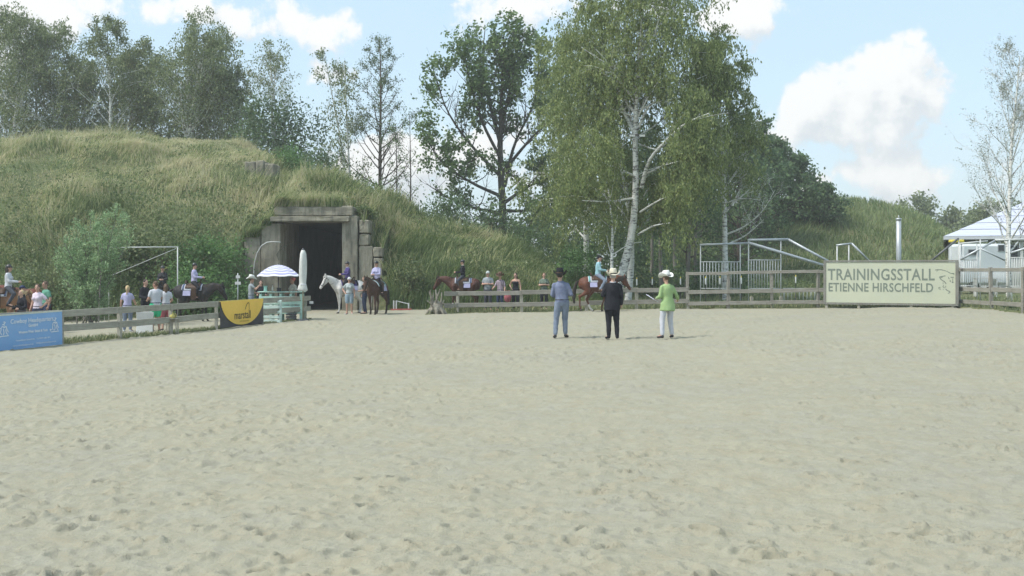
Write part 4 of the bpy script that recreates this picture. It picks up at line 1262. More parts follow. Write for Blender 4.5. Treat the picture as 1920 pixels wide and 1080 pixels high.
def wavy_sheet(w, h, amp, seed, nx=40, ny=12, outline=None):
    """hanging cloth, origin at the top middle; real folds"""
    X, Y = np.meshgrid(np.linspace(-w / 2, w / 2, nx), np.linspace(-h, 0, ny))
    Z = amp * (vnoise(X * 2.2, Y * .8, seed) - .5) * 2 * (.25 + .75 * (-Y / h)) + amp * .5 * (vnoise(X * 6, Y * 2, seed + 1) - .5)
    V = np.stack([X, Y, Z], -1).reshape(-1, 3)
    return V, grid_faces(ny, nx)
def blue_banner():
    a = G(-60, 662) + Vector((0, 0, .9)); b = G(113, 647) + Vector((0, 0, .95))
    M = frame_of(a, b); w = (b - a).length; h = .93
    o = (a + b) / 2 + (M.to_3x3() @ Vector((0, 0, .07)))
    t = thing('banner', 'sky blue cloth banner with white lettering on the fence', 'banner', o)
    V, Fq = wavy_sheet(w, h, .02, 61, 60, 16)
    s = link('cloth', mesh_np('cloth', V, Fq, plain('banner_blue', (.20, .38, .66), (.24, .42, .68), 1.5, .6, spec=.3), True), t)
    s.matrix_local = M
    ed = MB().box((0, -.012, .0), (w, .035, .02)).build('hem', plain('banner_hem', (.62, .64, .55)), t); ed.matrix_local = M
    wh = plain('banner_white', (.82, .86, .88), (.75, .8, .84), 4, .6)
    # visible part of the print is centred on the picture's part of the banner
    cx = .42
    def tx(body, x, y, size, sx=1.0, **k):
        text(body, t, wh, size, M @ Matrix.Translation((x, y, .024)), sx=sx, **k)
    tx('Cowboy Headquarters', cx, -.20, .165, .88, offset=.001)
    tx('GmbH', cx + .02, -.335, .115, .95, offset=.002)
    tx('Western Wear Sattel & Tack', cx + .02, -.495, .095, .80, offset=.002)
    tx('Neuenhofener Gewerbestr. \u00b7 Tel. 03391 6481 34 5', cx + .02, -.70, .062, .84)
    tx('www.cowboyheadquarters.de', cx - .30, -.83, .062, .84)
    tx('info@cowboyheadquarters.de', cx + .42, -.82, .062, .84)
    # line-drawn rider figures on both sides
    for ox, s in ((-.46, .6), (1.13, .5)):
        fig = [[(-.16, -.36), (-.06, -.30), (.04, -.34), (.12, -.30), (.17, -.40)], [(-.12, -.36), (-.16, -.46), (-.10, -.52)], [(-.02, -.36), (.02, -.46), (-.03, -.53)], [(.10, -.38), (.13, -.48), (.2, -.52)],
               [(.02, -.33), (.03, -.24), (.10, -.20)], [(.03, -.24), (-.07, -.26)], [(-.02, -.19), (.08, -.19)], [(-.25, -.56), (.25, -.55)], [(.17, -.40), (.24, -.46)], [(-.2, -.5), (-.32, -.48), (-.28, -.54)]]
        for L in fig:
            stroke([(ox + x * s, y) for x, y in L], .02, M, t, wh, d=.024)
blue_banner()
def yellow_banner():
    a = G(409, 616.5) + Vector((0, 0, .94)); b = G(490, 608) + Vector((0, 0, .95))
    M = frame_of(a, b); w = (b - a).length; h = .92
    o = (a + b) / 2 + (M.to_3x3() @ Vector((0, 0, .07)))
    t = thing('banner', 'charcoal banner with yellow rounded field and dark lettering on the fence', 'banner', o)
    V, Fq = wavy_sheet(w, h, .014, 71, 40, 14)
    s = link('cloth', mesh_np('cloth', V, Fq, plain('banner_charcoal', (.055, .052, .055), (.085, .08, .08), 2, .6), True), t); s.matrix_local = M
    # yellow field: half oval with a flat top
    n = 44; pts = []
    for k in range(n + 1):
        u = -1 + 2 * k / n
        y = -(h - .05) * (1 - abs(u) ** 2.3) ** .62
        pts.append((u * (w / 2 - .006) * (1 - .0 * abs(u)), y))
    V = [(x, min(y, -.004), .022) for x, y in pts] + [(x, -.003, .022) for x, y in pts]
    # straighten the sides a little as on the print
    Fc = [(k, k + 1, n + 2 + k, n + 1 + k) for k in range(n)]
    me = bpy.data.meshes.new('yellow_field'); me.from_pydata(V, [], Fc); me.materials.append(plain('banner_yellow', (.86, .57, .11), (.80, .52, .10), 1.5, .55)); me.update()
    f = link('yellow_field', me, t); f.matrix_local = M
    ed = MB().box((0, -.012, .0), (w, .03, .02)).build('hem', plain('hem_yellow', (.62, .50, .12)), t); ed.matrix_local = M
    dk = plain('print_dark', (.07, .05, .03), (.09, .07, .04), 3, .6)
    text('marstall', t, dk, .40, M @ Matrix.Translation((-.02, -.54, .028)), sx=.86, offset=.004)
    text('Die Pferdefutter-Marke', t, plain('print_ochre', (.42, .30, .05)), .075, M @ Matrix.Translation((.08, -.75, .028)), sx=.85)
    arc = [(.148, -.345), (.20, -.26), (.25, -.18), (.30, -.135), (.36, -.120), (.42, -.122)]
    stroke(arc, .028, M, t, dk, d=.028); stroke([(.416, -.115), (.412, -.42)], .02, M, t, dk, d=.028)
yellow_banner()
def big_sign():
    a = G(1542, 577); b = G(1794, 576.5)
    base = (a + b) / 2
    a = a + Vector((0, -.16, 0)); b = b + Vector((0, -.16, 0))
    M = frame_of(Vector((a.x, a.y, 0)), Vector((b.x, b.y, 0)))
    w = (Vector((a.x, a.y, 0)) - Vector((b.x, b.y, 0))).length
    t = thing('sign_board', 'wide cream sign board with grey lettering and horse emblem on the far fence', 'sign', (a + b) / 2)
    z0 = .14; z1 = CAM_H + (HOR - 489.5) / F_PX * base.y - base.z
    h = z1 - z0; cy = (z0 + z1) / 2
    MM = M @ Matrix.Translation((0, cy, 0))
    p = MB().box((0, 0, 0), (w - .16, h - .1, .03)).build('panel', plain('sign_cream', (.52, .53, .40), (.48, .50, .385), .9, .45, spec=.35), t); p.matrix_local = MM
    fr = wood('sign_frame', (.27, .265, .235), (.18, .175, .15))
    for n, c, s in (('frame', (0, h / 2, 0), (w, .07, .09)), ('frame', (0, -h / 2, 0), (w, .07, .09)), ('frame', (-w / 2 + .05, 0, 0), (.10, h - .075, .085)), ('frame', (w / 2 - .05, 0, 0), (.12, h - .075, .085))):
        o = MB().box((0, 0, 0), s).build(n, fr, t, bevel=.006); o.matrix_local = MM @ Matrix.Translation(c)
    for x in (-w / 2 + .12, -w * .23, w * .16, w / 2 - .22):
        o = MB().box((0, 0, 0), (.11, .5, .09)).build('foot', MATS['post_wood'], t, bevel=.01); o.matrix_local = M @ Matrix.Translation((x, -.08, -.03))
    ink = plain('sign_ink', (.17, .20, .165), (.20, .23, .19), 3, .6)
    k = w / 254.0   # metres for one pixel of the photograph
    # lettering: positions measured on the board
    text('TRAININGSSTALL', t, ink, .66, MM @ Matrix.Translation((-w / 2 + 8.5 * k, (531 - 516) * k, .02)), sx=.765, align='LEFT', spacing=1.06, offset=.010)
    text('ETIENNE HIRSCHFELD', t, ink, .50, MM @ Matrix.Translation((-w / 2 + 9 * k, (531 - 541.5) * k, .02)), sx=.79, align='LEFT', spacing=1.06, offset=.009)
    def pt(L):
        # emblem drawn in the photograph's pixels at 12x from (1730,490)
        return [((1730 + x / 12 - 1668) * k, (531 - (490 + y / 12)) * k) for x, y in L]
    for L, wd in (([(270, 190), (330, 178), (400, 182), (470, 196), (540, 225), (600, 262), (650, 270), (690, 292)], 1.0), ([(300, 215), (340, 190)], .6), ([(650, 262), (690, 265)], .8),
                  ([(500, 325), (430, 335), (370, 352), (385, 395), (430, 430), (480, 465), (515, 510)], 1.3), ([(385, 375), (440, 360)], .7), ([(560, 350), (570, 385), (590, 400)], 1.2),
                  ([(610, 360), (650, 355), (680, 360)], 1.3), ([(600, 425), (603, 465)], 1.4), ([(655, 385), (655, 450), (640, 488), (680, 470)], .9), ([(445, 480), (450, 520)], .7),
                  ([(460, 545), (440, 580), (480, 610)], .9), ([(510, 565), (490, 600)], .9), ([(390, 590), (345, 607), (370, 635), (400, 640)], .9), ([(440, 655), (460, 645)], .8),
                  ([(500, 630), (530, 665), (590, 690), (598, 712), (555, 735)], 1.3)):
        stroke(pt(L), k * wd * 1.15, MM, t, ink, d=.019)
big_sign()

# ------------------------------------------------------------------ metal frames behind the fence
gal = plain('galvanised', (.50, .53, .55), (.40, .43, .45), 3, .45, metal=.35)
wht = plain('white_paint', (.60, .61, .60), (.48, .49, .47), 4, .5)
def tube(name, pts, r, mat, parent, org, n=8):
    mb = MB().loft([Vector(p) - org for p in pts], [r] * len(pts), n)
    return mb.build(name, mat, parent, True)
def barred_panel(lab, p0, p1, ytop, yrail, ybot, Y, nb, group):
    org = D((p0 + p1) / 2, Y)
    t = thing('barred_panel', lab, 'metal panel', org, 0, group)
    for p in (p0, p1):
        tube('post', [D(p, Y), W(p, ytop, Y)], .03, wht, t, org)
    for y in (yrail, ybot):
        tube('rail', [W(p0, y, Y), W(p1, y, Y)], .024, wht, t, org)
    for k in range(1, nb):
        p = p0 + (p1 - p0) * k / nb
        tube('bar', [W(p, yrail, Y), W(p, ybot, Y)], .02, wht, t, org, 6)
    return t, org
t, o = barred_panel('white barred metal panel with roof bar next to the straight birch', 1313.5, 1388, 458, 491, 541, 50.5, 13, 'barred metal panels behind the fence')
tube('roof_bar', [W(1312, 459, 50.5), W(1404, 456, 50.5)], .05, gal, t, o)
t, o = barred_panel('second white barred metal panel with long sloping bars towards the sign', 1403.5, 1464, 450, 487.5, 541, 50.2, 12, 'barred metal panels behind the fence')
tube('roof_bar', [W(1402, 450, 50.2), W(1478, 449, 50.2)], .06, gal, t, o)
tube('sloping_bar', [W(1403, 455, 50.2), W(1470, 475, 50.0), W(1545, 498, 49.6)], .07, gal, t, o)
tube('sloping_bar', [W(1478, 449, 50.2), W(1575, 502, 49.6)], .06, gal, t, o)
t, o = barred_panel('white barred gate partly hidden by the left sign edge', 1470, 1535, 540, 541, 566, 50.8, 9, 'barred metal panels behind the fence')
def small_frame():
    Y = 51
    o = D(1585, Y)
    t = thing('pipe_frame', 'small white pipe frame with sloping grey bar above the sign', 'metal frame', o)
    for p in (1569.5, 1591.5):
        tube('post', [D(p, Y), W(p, 459, Y)], .035, wht, t, o)
    tube('top_bar', [W(1568, 460, Y), W(1597, 456.5, Y)], .045, gal, t, o)
    tube('sloping_bar', [W(1597, 456.5, Y), W(1634, 494, Y)], .05, gal, t, o)
    Y = 56
    o = D(1685, Y)
    t = thing('steel_column', 'round grey steel column with cap rising behind the sign', 'column', o)
    tube('shaft', [D(1685, Y), W(1685, 413, Y)], .13, gal, t, o, 14)
    tube('cap', [W(1685, 413, Y), W(1685, 411, Y), W(1685, 409, Y)], .15, gal, t, o, 14)
    tube('finial', [W(1685, 409, Y), W(1685, 404, Y)], .03, gal, t, o, 8)
    Y = 52
    o = D(1770, Y)
    t = thing('sloping_pole', 'dark grey pole sloping down behind the sign corner', 'pole', o)
    tube('pole', [W(1797, 447, Y), W(1740, 494, Y)], .05, plain('dark_steel', (.16, .165, .17), (.11, .115, .12), 3, .5, metal=.3), t, o)
    tube('foot_pole', [D(1740, Y), W(1740, 494, Y)], .045, MATS['dark_steel'], t, o)
    tube('head_pole', [D(1797.5, Y), W(1797.5, 447, Y)], .03, wht, t, o)
small_frame()
def right_frames():
    Y = 48.5
    t, o = barred_panel('white slatted gate directly right of the sign', 1800, 1832, 457, 487, 536, 48.5, 8, 'barred metal panels behind the fence')
    tube('roof_bar', [W(1799, 457, Y), W(1852, 452, Y)], .04, wht, t, o)
    tube('sloping_bar', [W(1800, 487, Y), W(1870, 449, Y)], .05, gal, t, o)
    t, o = barred_panel('white slatted panel below the caravan, between two fence posts', 1838, 1890, 449, 508, 537, 48.2, 14, 'barred metal panels behind the fence')
    tube('roof_bar', [W(1866, 450, 48.2), W(1935, 449, 48.2)], .05, wht, t, o)
    tube('sloping_bar', [W(1838, 466, 48.2), W(1884, 488, 48.2)], .04, gal, t, o)
    t, o = barred_panel('white railing with balusters at the picture edge under the roof', 1893, 1960, 450, 483, 537, 48.0, 15, 'barred metal panels behind the fence')
    tube('sloping_bar', [W(1895, 474, 48), W(1960, 455, 48)], .05, gal, t, o)
right_frames()
def caravan():
    Y = 62
    o = D(1846, Y)
    t = thing('caravan', 'white caravan parked under the blue roof behind the fence', 'caravan', o)
    x0 = (1803 - 960) / F_PX * Y - o.x; x1 = (1889 - 960) / F_PX * Y - o.x
    z0 = .45; z1 = CAM_H + (HOR - 457) / F_PX * Y - o.z
    body = MB().box((0, 0, 0), (x1 - x0, 2.0, z1 - z0)).build('body', plain('caravan_white', (.66, .70, .71), (.58, .62, .64), 1.2, .4), t, loc=((x0 + x1) / 2, 1.0, (z0 + z1) / 2), bevel=.14)
    dk = plain('dark_glass', (.035, .04, .045), (.05, .055, .06), 2, .15, spec=.5)
    for px, py, w, h in ((1877, 465, .32, .32), (1824, 473, .5, .28)):
        c = W(px, py, Y) - o
        f = MB().box((0, 0, 0), (w + .08, .03, h + .08)).build('window_frame', plain('grey_trim', (.4, .42, .43)), t, loc=(c.x, -.012, c.z))
        MB().box((0, 0, 0), (w, .02, h)).build('pane', dk, f, loc=(0, -.012, 0))
    for x in (x0 + .7, x1 - .8):
        w_ = MB().loft([(x, -.02, .33), (x, .18, .33)], [.33, .33], 18).build('wheel', plain('tyre', (.03, .03, .03)), t, True)
        MB().loft([(x, -.03, .33), (x, -.022, .33)], [.18, .18], 14).build('rim', gal, w_)
    st = MB().box((0, 0, 0), (x1 - x0 - .5, .015, .1)).build('stripe', plain('stripe_grey', (.35, .4, .45)), t, loc=((x0 + x1) / 2, -.012, z0 + .9))
    c = W(1796, 452, 60)
    y = MB().box((0, 0, 0), (.72, .5, .16)).build('yellow_awning', plain('awning_yellow', (.80, .68, .10), (.72, .6, .08), 2, .5), loc=(c.x, 60.2, c.z), bevel=.04)
    tag(y, 'small yellow awning under the corner of the blue roof', 'awning')
    for i, dx in enumerate((-.3, .3)):
        tube('pole', [Vector((dx, 0, -.08)), Vector((dx, 0, -c.z + .05))], .025, gal, y, Vector((0, 0, 0)))
    # stacked garden chairs / bench in front
    b = D(1848, 55)
    t = thing('white_bench', 'white garden bench standing in front of the caravan', 'bench', b)
    for z in (.45, .62, .78):
        MB().box((0, 0, 0), (1.1, .06 if z > .5 else .4, .05)).build('slat', wht, t, loc=(0, .2 if z > .5 else 0, z + .5))
    for x in (-.5, .5):
        MB().box((0, 0, 0), (.06, .4, .95)).build('leg', wht, t, loc=(x, .02, .47))
caravan()
def pavilion():
    Y0, Y1 = 68.0, 84.0
    ez = CAM_H + (HOR - 444) / F_PX * Y0
    xl = (1770 - 960) / F_PX * Y0
    xr = xl + 17.0
    org = Vector((xl, Y0, 0))
    ap = Vector((xl + 8.5, 76, 8.0))
    t = thing('pavilion', 'open pavilion with pale blue hipped sheet roof beyond the fence', 'building', org, R(-22))
    m, T, b = new_mat('roof_sheet')
    co = T.node('ShaderNodeTexCoord').outputs['Object']
    sx = T.node('ShaderNodeSeparateXYZ'); T.l.new(co, sx.inputs[0])
    f = T.mapr(T.noise(T.v('MULTIPLY', co, (.4, 4.0, 4.0)), 1.2, 4, .6), .3, .7)
    T.put(b.inputs['Base Color'], T.mix(f, (.56, .58, .66), (.44, .47, .57))); b.inputs['Roughness'].default_value = .4
    c = [Vector((xl, Y0, ez)), Vector((xr, Y0, ez)), Vector((xr, Y1, ez)), Vector((xl, Y1, ez))]
    r0 = Vector((ap.x, 76, ap.z)); r1 = Vector((xr - (ap.x - xl), 76, ap.z))
    if r1.x < r0.x: r1.x = r0.x + .3
    for nm, poly in (('roof_slope', [c[0], c[1], r1, r0]), ('roof_slope', [c[3], c[0], r0]), ('roof_slope', [c[1], c[2], r1]), ('roof_slope', [c[2], c[3], r0, r1])):
        # each slope is a set of overlapping sheet courses, stepped like real cladding
        n = 9
        mb = MB()
        a0, a1 = poly[0], poly[1]
        e0 = poly[-1]; e1 = poly[2]
        nrm = (a1 - a0).cross(e0 - a0).normalized()
        for k in range(n):
            f0, f1 = k / n, (k + 1.08) / n
            f1 = min(f1, 1)
            q = [a0.lerp(e0, f0), a1.lerp(e1, f0), a1.lerp(e1, f1), a0.lerp(e0, f1)]
            lift = [.05, .05, .012, .012]
            top = [p + nrm * l - org for p, l in zip(q, lift)]; bot = [p + nrm * (l - .02) - org for p, l in zip(q, lift)]
            mb.add(top + bot, [(0, 1, 2, 3), (7, 6, 5, 4), (0, 4, 5, 1), (1, 5, 6, 2), (2, 6, 7, 3), (3, 7, 4, 0)])
        mb.build(nm, m, t)
    for p, q in ((c[0], c[1]), (c[3], c[0])):
        MB().beam(p - org + Vector((0, 0, -.08)), q - org + Vector((0, 0, -.08)), .08, .2).build('fascia', plain('fascia_grey', (.55, .58, .60), (.48, .5, .52), 2), t)
    ww = plain('pavilion_wall', (.58, .60, .58), (.48, .5, .48), 1.2, .8)
    dk = plain('dark_opening', (.05, .055, .06), (.08, .085, .09), 2, .5)
    MB().box((0, 0, 0), (14, .2, 2.9)).build('wall', ww, t, loc=Vector((xl + 7.8, Y0 + .75, 1.5)) - org)
    for dx in (.6, 1.9, 3.2, 4.5, 5.8, 7.1, 9, 12, 16):
        x = xl + dx
        MB().box((0, 0, 0), (.16, .16, ez)).build('post', ww, t, loc=Vector((x, Y0 + .4, ez / 2)) - org)
    for i, dx in enumerate((1.25, 2.6, 3.9, 5.2, 6.5)):
        x = xl + dx
        w = MB().box((0, 0, 0), (.85, .06, .8)).build('window', plain('grey_trim', (.4, .42, .43)), t, loc=Vector((x, Y0 + .64, ez - .95)) - org)
        MB().box((0, 0, 0), (.75, .03, .7)).build('pane', dk, w, loc=(0, -.04, 0))
pavilion()

# ------------------------------------------------------------------ things by the bunker
def goal_frame():
    Y = 43.5
    o = D(332, Y)
    t = thing('pipe_frame', 'thin white pipe frame with diagonal brace standing before the shrubs', 'metal frame', o)
    tube('post', [D(333, Y), W(333, 463, Y)], .024, wht, t, o)
    tube('post', [D(204, Y), W(204, 464, Y)], .02, wht, t, o)
    tube('top_bar', [W(203, 464, Y), W(334.5, 463, Y)], .022, wht, t, o)
    tube('brace', [W(330, 466, Y), W(196, 522, Y + 1.0)], .012, wht, t, o)
    tube('rear_post', [D(196, Y + 1.0), W(196, 522, Y + 1.0)], .011, wht, t, o)
goal_frame()
def bent_pipe():
    Y = 51.4
    o = D(476, Y)
    t = thing('bent_pipe', 'white pipe bent over like a crook against the bunker wall', 'pipe', o)
    P = [(475, 560), (475, 520), (477, 492), (482, 474), (490, 461), (500, 454.5), (512, 453), (526, 454)]
    tube('pipe', [W(a, b, Y) for a, b in P], .024, wht, t, o)
    tube('bracket', [W(475, 532, Y), W(475, 532, Y + .65)], .02, gal, t, o)
bent_pipe()
def small_signs():
    Y = 46.5
    for lab, px, ys in (('two small white notice plates on a thin pole left of the hat seller', 446, (519, 531)),):
        o = D(px, Y)
        t = thing('notice_pole', lab, 'sign', o)
        tube('pole', [D(px, Y), W(px, 512, Y)], .02, gal, t, o)
        for y in ys:
            MB().box((0, 0, 0), (.25 if y > 525 else .18, .012, .13)).build('plate', MATS['white_card'], t, loc=W(px, y, Y - .03) - o)
small_signs()
def stall():
    Y = 41.2
    mint = wood('mint_paint', (.52, .74, .64), (.44, .66, .57)); pale = wood('pale_mint_paint', (.66, .78, .72), (.56, .69, .63))
    # counter made of painted pallets
    o = D(526, Y + .3)
    t = thing('stall_counter', 'mint green painted pallet counter under the striped parasol', 'counter', o)
    x0 = (482 - 960) / F_PX * Y - o.x; x1 = (563 - 960) / F_PX * Y - o.x
    zt = 1.13
    for i, z in enumerate((.35, .53, .71, .89)):
        board('slat', o + Vector((x0, 0, z)), o + Vector((x1, 0, z)), .03, .145, mint, t, o)
    for k in range(5):
        x = x0 + .05 + (x1 - x0 - .1) * k / 4
        MB().box((0, 0, 0), (.09, .5, 1.06)).build('upright', mint, t, loc=(x, .29, .53))
    for k in range(5):
        board('top_plank', o + Vector((x0 - .05, .02 + k * .13, zt)), o + Vector((x1 + .05, .02 + k * .13, zt)), .125, .03, pale if k % 2 else mint, t, o)
    # white pallets leaning before it
    p = G(507, 605.5)
    t = thing('pallet', 'pale mint wooden pallet standing upright behind the fence', 'pallet', p)
    for k, z in enumerate((.07, .22, .40, .60, .78)):
        board('slat', p + Vector((-.40, 0, z)), p + Vector((.40, 0, z)), .025, .11, pale, t, p)
    for x in (-.37, 0, .37):
        MB().box((0, 0, 0), (.08, .1, .86)).build('stringer', pale, t, loc=(x, .066, .43))
    # display things on the counter
    for lab, px, dz, w, h, c in (('mint tin box on the stall counter', 498, .0, .12, .2, (.35, .62, .55)), ('cream bottle on the stall counter beside the parasol pole', 511, .0, .07, .24, (.7, .68, .6)), ('low dark box at the foot of the parasol pole', 523, .0, .14, .12, (.06, .06, .07))):
        b = Vector(((px - 960) / F_PX * (Y + .55), Y + .55, o.z + zt + .015))
        tt = thing('goods', lab, 'goods', b)
        if 'bottle' in lab:
            MB().loft([(0, 0, 0), (0, 0, h * .6), (0, 0, h * .75), (0, 0, h)], [w * .5, w * .5, w * .25, w * .22], 10).build('bottle_body', plain('goods_cream', c), tt, True)
            MB().loft([(0, 0, h), (0, 0, h + .03)], [w * .27] * 2, 10).build('stopper', plain('goods_dark', (.08, .07, .06)), tt)
        else:
            MB().box((0, 0, h / 2), (w, w, h)).build('box_body', plain('goods_%d' % px, c), tt, bevel=.01)
            MB().box((0, 0, h + .012), (w + .02, w + .02, .024)).build('lid', plain('goods_lid_%d' % px, tuple(q * .8 for q in c)), tt)
    # clothes rail bits: dark crate and pink crate under the counter end
    for lab, px, s, c in (('dark plastic crate under the end of the stall counter', 546, .34, (.07, .075, .08)),):
        b = D(px, Y + .1)
        tt = thing('crate', lab, 'crate', b)
        for sx, sy, w, d in ((0, -s / 2, s, .02), (0, s / 2, s, .02), (-s / 2, 0, .02, s - .022), (s / 2, 0, .02, s - .022)):
            for z in (.06, .16, .26, .36):
                MB().box((0, 0, 0), (w, d, .07)).build('slat', plain('crate_dark', c), tt, loc=(sx, sy, z))
        MB().box((0, 0, 0), (s - .03, s - .03, .02)).build('bottom', plain('crate_dark', c), tt, loc=(0, 0, .02))
    # striped parasol
    Yp = Y + .65
    b = D(522, Yp)
    t = thing('striped_parasol', 'open blue and white striped parasol over the stall', 'parasol', b)
    tube('pole', [b, W(522, 500, Yp)], .022, plain('pole_dark', (.12, .12, .13), (.08, .08, .09), 3, .4, metal=.4), t, b)
    zr = CAM_H + (HOR - 516.5) / F_PX * Yp - b.z; ztop = CAM_H + (HOR - 496.5) / F_PX * Yp - b.z
    rad = 39.5 / F_PX * Yp
    nb, ns = 13, 24
    wm = plain('parasol_white', (.74, .74, .78), (.68, .68, .73), 3, .75); bm = plain('parasol_blue', (.33, .33, .56), (.37, .37, .6), 3, .75)
    def rz_(q):
        return rad * q, ztop + (zr - ztop) * (q ** 1.9)
    for k in range(nb):
        q0, q1 = k / nb, (k + 1) / nb
        V, Fc = [], []
        for q, dz in ((q0, 0), (q1, 0), (q1, -.012), (q0, -.012)):
            r_, z_ = rz_(q)
            for j in range(ns):
                a = 2 * math.pi * j / ns
                sag = .035 * q * abs(math.sin(4 * a))
                V.append((r_ * math.cos(a), r_ * math.sin(a), z_ + dz - sag))
        for j in range(ns):
            j2 = (j + 1) % ns
            for m_ in range(4):
                n_ = (m_ + 1) % 4
                Fc.append((m_ * ns + j, n_ * ns + j, n_ * ns + j2, m_ * ns + j2))
        MB().add(V, Fc).build('canopy_band', wm if k % 2 == 0 else bm, t, True)
    for j in range(8):
        a = 2 * math.pi * (j + .0) / 8
        r_, z_ = rz_(.98)
        tube('rib', [Vector((0, 0, ztop - .03)), Vector((r_ * .6 * math.cos(a), r_ * .6 * math.sin(a), rz_(.6)[1] - .03)), Vector((r_ * math.cos(a), r_ * math.sin(a), z_ - .025))], .006, gal, t, Vector((0, 0, 0)), 4)
    MB().cap((0, 0, ztop), (0, 0, ztop + .06), .02, .012, 8).build('finial', MATS['pole_dark'], t)
    # closed white parasol
    Yc = Y - .1
    b = D(568, Yc)
    t = thing('closed_parasol', 'tall closed white parasol standing at the bunker mouth', 'parasol', b)
    tube('pole', [b, W(568, 470, Yc)], .024, wood('pole_wood', (.35, .30, .2), (.28, .23, .15)), t, b)
    cl = plain('canvas_white', (.66, .67, .64), (.55, .56, .53), 4, .85, .4)
    mb = MB()
    prof = [(469, .06), (476, .11), (490, .13), (505, .135), (520, .125), (532, .11), (536, .14), (543, .17), (546, .14)]
    n = 20
    V, Fc = [], []
    for i, (py, r_) in enumerate(prof):
        z = CAM_H + (HOR - py) / F_PX * Yc - b.z
        for j in range(n):
            a = 2 * math.pi * j / n
            q = r_ * (1 + .22 * math.sin(j * math.pi) + .20 * (1 if j % 2 else -1) * (.4 + .06 * i) + .1 * math.sin(3 * a + i * .6))
            V.append((q * math.cos(a), q * math.sin(a), z))
    for i in range(len(prof) - 1):
        for j in range(n):
            j2 = (j + 1) % n
            Fc.append((i * n + j, (i + 1) * n + j, (i + 1) * n + j2, i * n + j2))
    Fc.append(tuple(range(n))); Fc.append(tuple((len(prof) - 1) * n + j for j in reversed(range(n))))
    MB().add(V, Fc).build('folded_canopy', cl, t, True)
    zc = CAM_H + (HOR - 533) / F_PX * Yc - b.z
    MB().loft([(0, 0, zc - .02), (0, 0, zc + .02)], [.135, .135], 16).build('strap', wm, t, True)
    MB().cap((0, 0, prof and CAM_H + (HOR - 469) / F_PX * Yc - b.z), (0, 0, CAM_H + (HOR - 467) / F_PX * Yc - b.z), .05, .04, 8).build('finial', MATS['pole_dark'], t, True)
    MB().loft([(0, 0, .0), (0, 0, .08)], [.25, .22], 16).build('base', MATS['dark_steel'], t)
stall()
def odds():
    # white board leaning behind the fence
    p = G(268, 629.5) + Vector((0, .12, 0))
    t = thing('notice_board', 'blank white board leaning against the inner side of the fence', 'board', p)
    a = MB().box((0, 0, .36), (.52, .02, .74)).build('panel', MATS['white_card'], t, bevel=.01); a.rotation_euler = (R(-8), 0, 0)
    b = MB().box((0, .12, .36), (.5, .02, .74)).build('rear_panel', MATS['white_card'], t, bevel=.01); b.rotation_euler = (R(10), 0, 0)
    # yellow watering jug
    p = D(323, 33.6)
    t = thing('yellow_jug', 'yellow plastic jug seen between the fence rails', 'jug', p)
    y = plain('jug_yellow', (.58, .50, .16), (.5, .43, .12), 4, .45)
    stand = MB()
    for x in (-.15, .15):
        for yy in (-.1, .1):
            stand.box((x, yy, .24), (.03, .03, .48))
    stand.box((0, 0, .49), (.4, .3, .025))
    stand.build('stand', MATS['post_wood'], t)
    MB().loft([(0, 0, .505), (0, 0, .58), (0, 0, .63), (0, 0, .66), (0, 0, .69)], [.085, .09, .055, .03, .032], 14).build('jug_body', y, t, True)
    MB().loft([(.04, 0, .65), (.11, 0, .64), (.13, 0, .57), (.085, 0, .53)], [.014] * 4, 6).build('handle', y, t, True)
    # floodlight bar on the birch
    p = W(1194, 253, 51.3)
    t = thing('floodlight_bar', 'crossbar with two floodlights fixed to the big birch trunk', 'floodlight', p)
    MB().box((0, 0, 0), (.80, .08, .08)).build('crossbar', plain('lamp_grey', (.20, .19, .17), (.14, .135, .12), 3), t)
    for x in (-.24, .24):
        f = MB().box((0, 0, 0), (.30, .14, .13)).build('lamp_housing', MATS['dark_steel'], t, loc=(x, -.11, -.05), bevel=.01)
        MB().box((0, -.075, -.005), (.27, .012, .10)).build('lamp_glass', plain('lamp_white', (.78, .78, .72), (.7, .7, .66), 3, .3), f)
    # low red and white cavaletti beside the bunker
    p = D(751, 50.2)
    t = thing('jump_stand', 'low white frame with red bar beside the bunker wall', 'jump', p)
    for x in (-.32, -.2, .38):
        MB().box((0, 0, 0), (.06, .06, .48 if x < .3 else .36)).build('upright', wht, t, loc=(x, 0, .24 if x < .3 else .18))
    MB().beam((-.2, .04, .46), (.38, .04, .32), .03, .04).build('top_bar', wht, t)
    MB().beam((-.45, -.05, .05), (.52, -.05, .07), .06, .07).build('red_bar', plain('red_paint', (.42, .12, .10), (.34, .1, .08), 4), t)
    # root stump at the end of the far fence
    p = G(818, 589) + Vector((0, .05, 0))
    t = thing('root_stump', 'gnarled grey root stump at the near end of the far fence', 'stump', p)
    T = Tree(401)
    for k in range(16):
        a = T.r.uniform(0, 6.28); l = T.r.uniform(.2, .46)
        e = Vector((math.cos(a) * l, math.sin(a) * l * .7, T.r.uniform(.35, 1.1)))
        T.limb([Vector((T.r.uniform(-.15, .15), T.r.uniform(-.1, .1), -.05)), e * .5 + Vector((T.r.uniform(-.1, .1), 0, .1)), e], .085, .02, 8)
    for k in range(8):
        a = k * .8
        T.limb([Vector((0, 0, .3)), Vector((math.cos(a) * .28, math.sin(a) * .22, .18)), Vector((math.cos(a) * .45, math.sin(a) * .35, -.05))], .12, .05, 6)
    V, Fq = T.tubes()
    link('roots', mesh_np('roots', V, Fq, plain('dead_wood', (.34, .315, .26), (.17, .155, .125), 9, .9, .8), True), t)
    mb = MB().ell((0, 0, .22), (.28, .22, .38), 14, 9)
    mb.build('stump_core', MATS['dead_wood'], t, True)
odds()
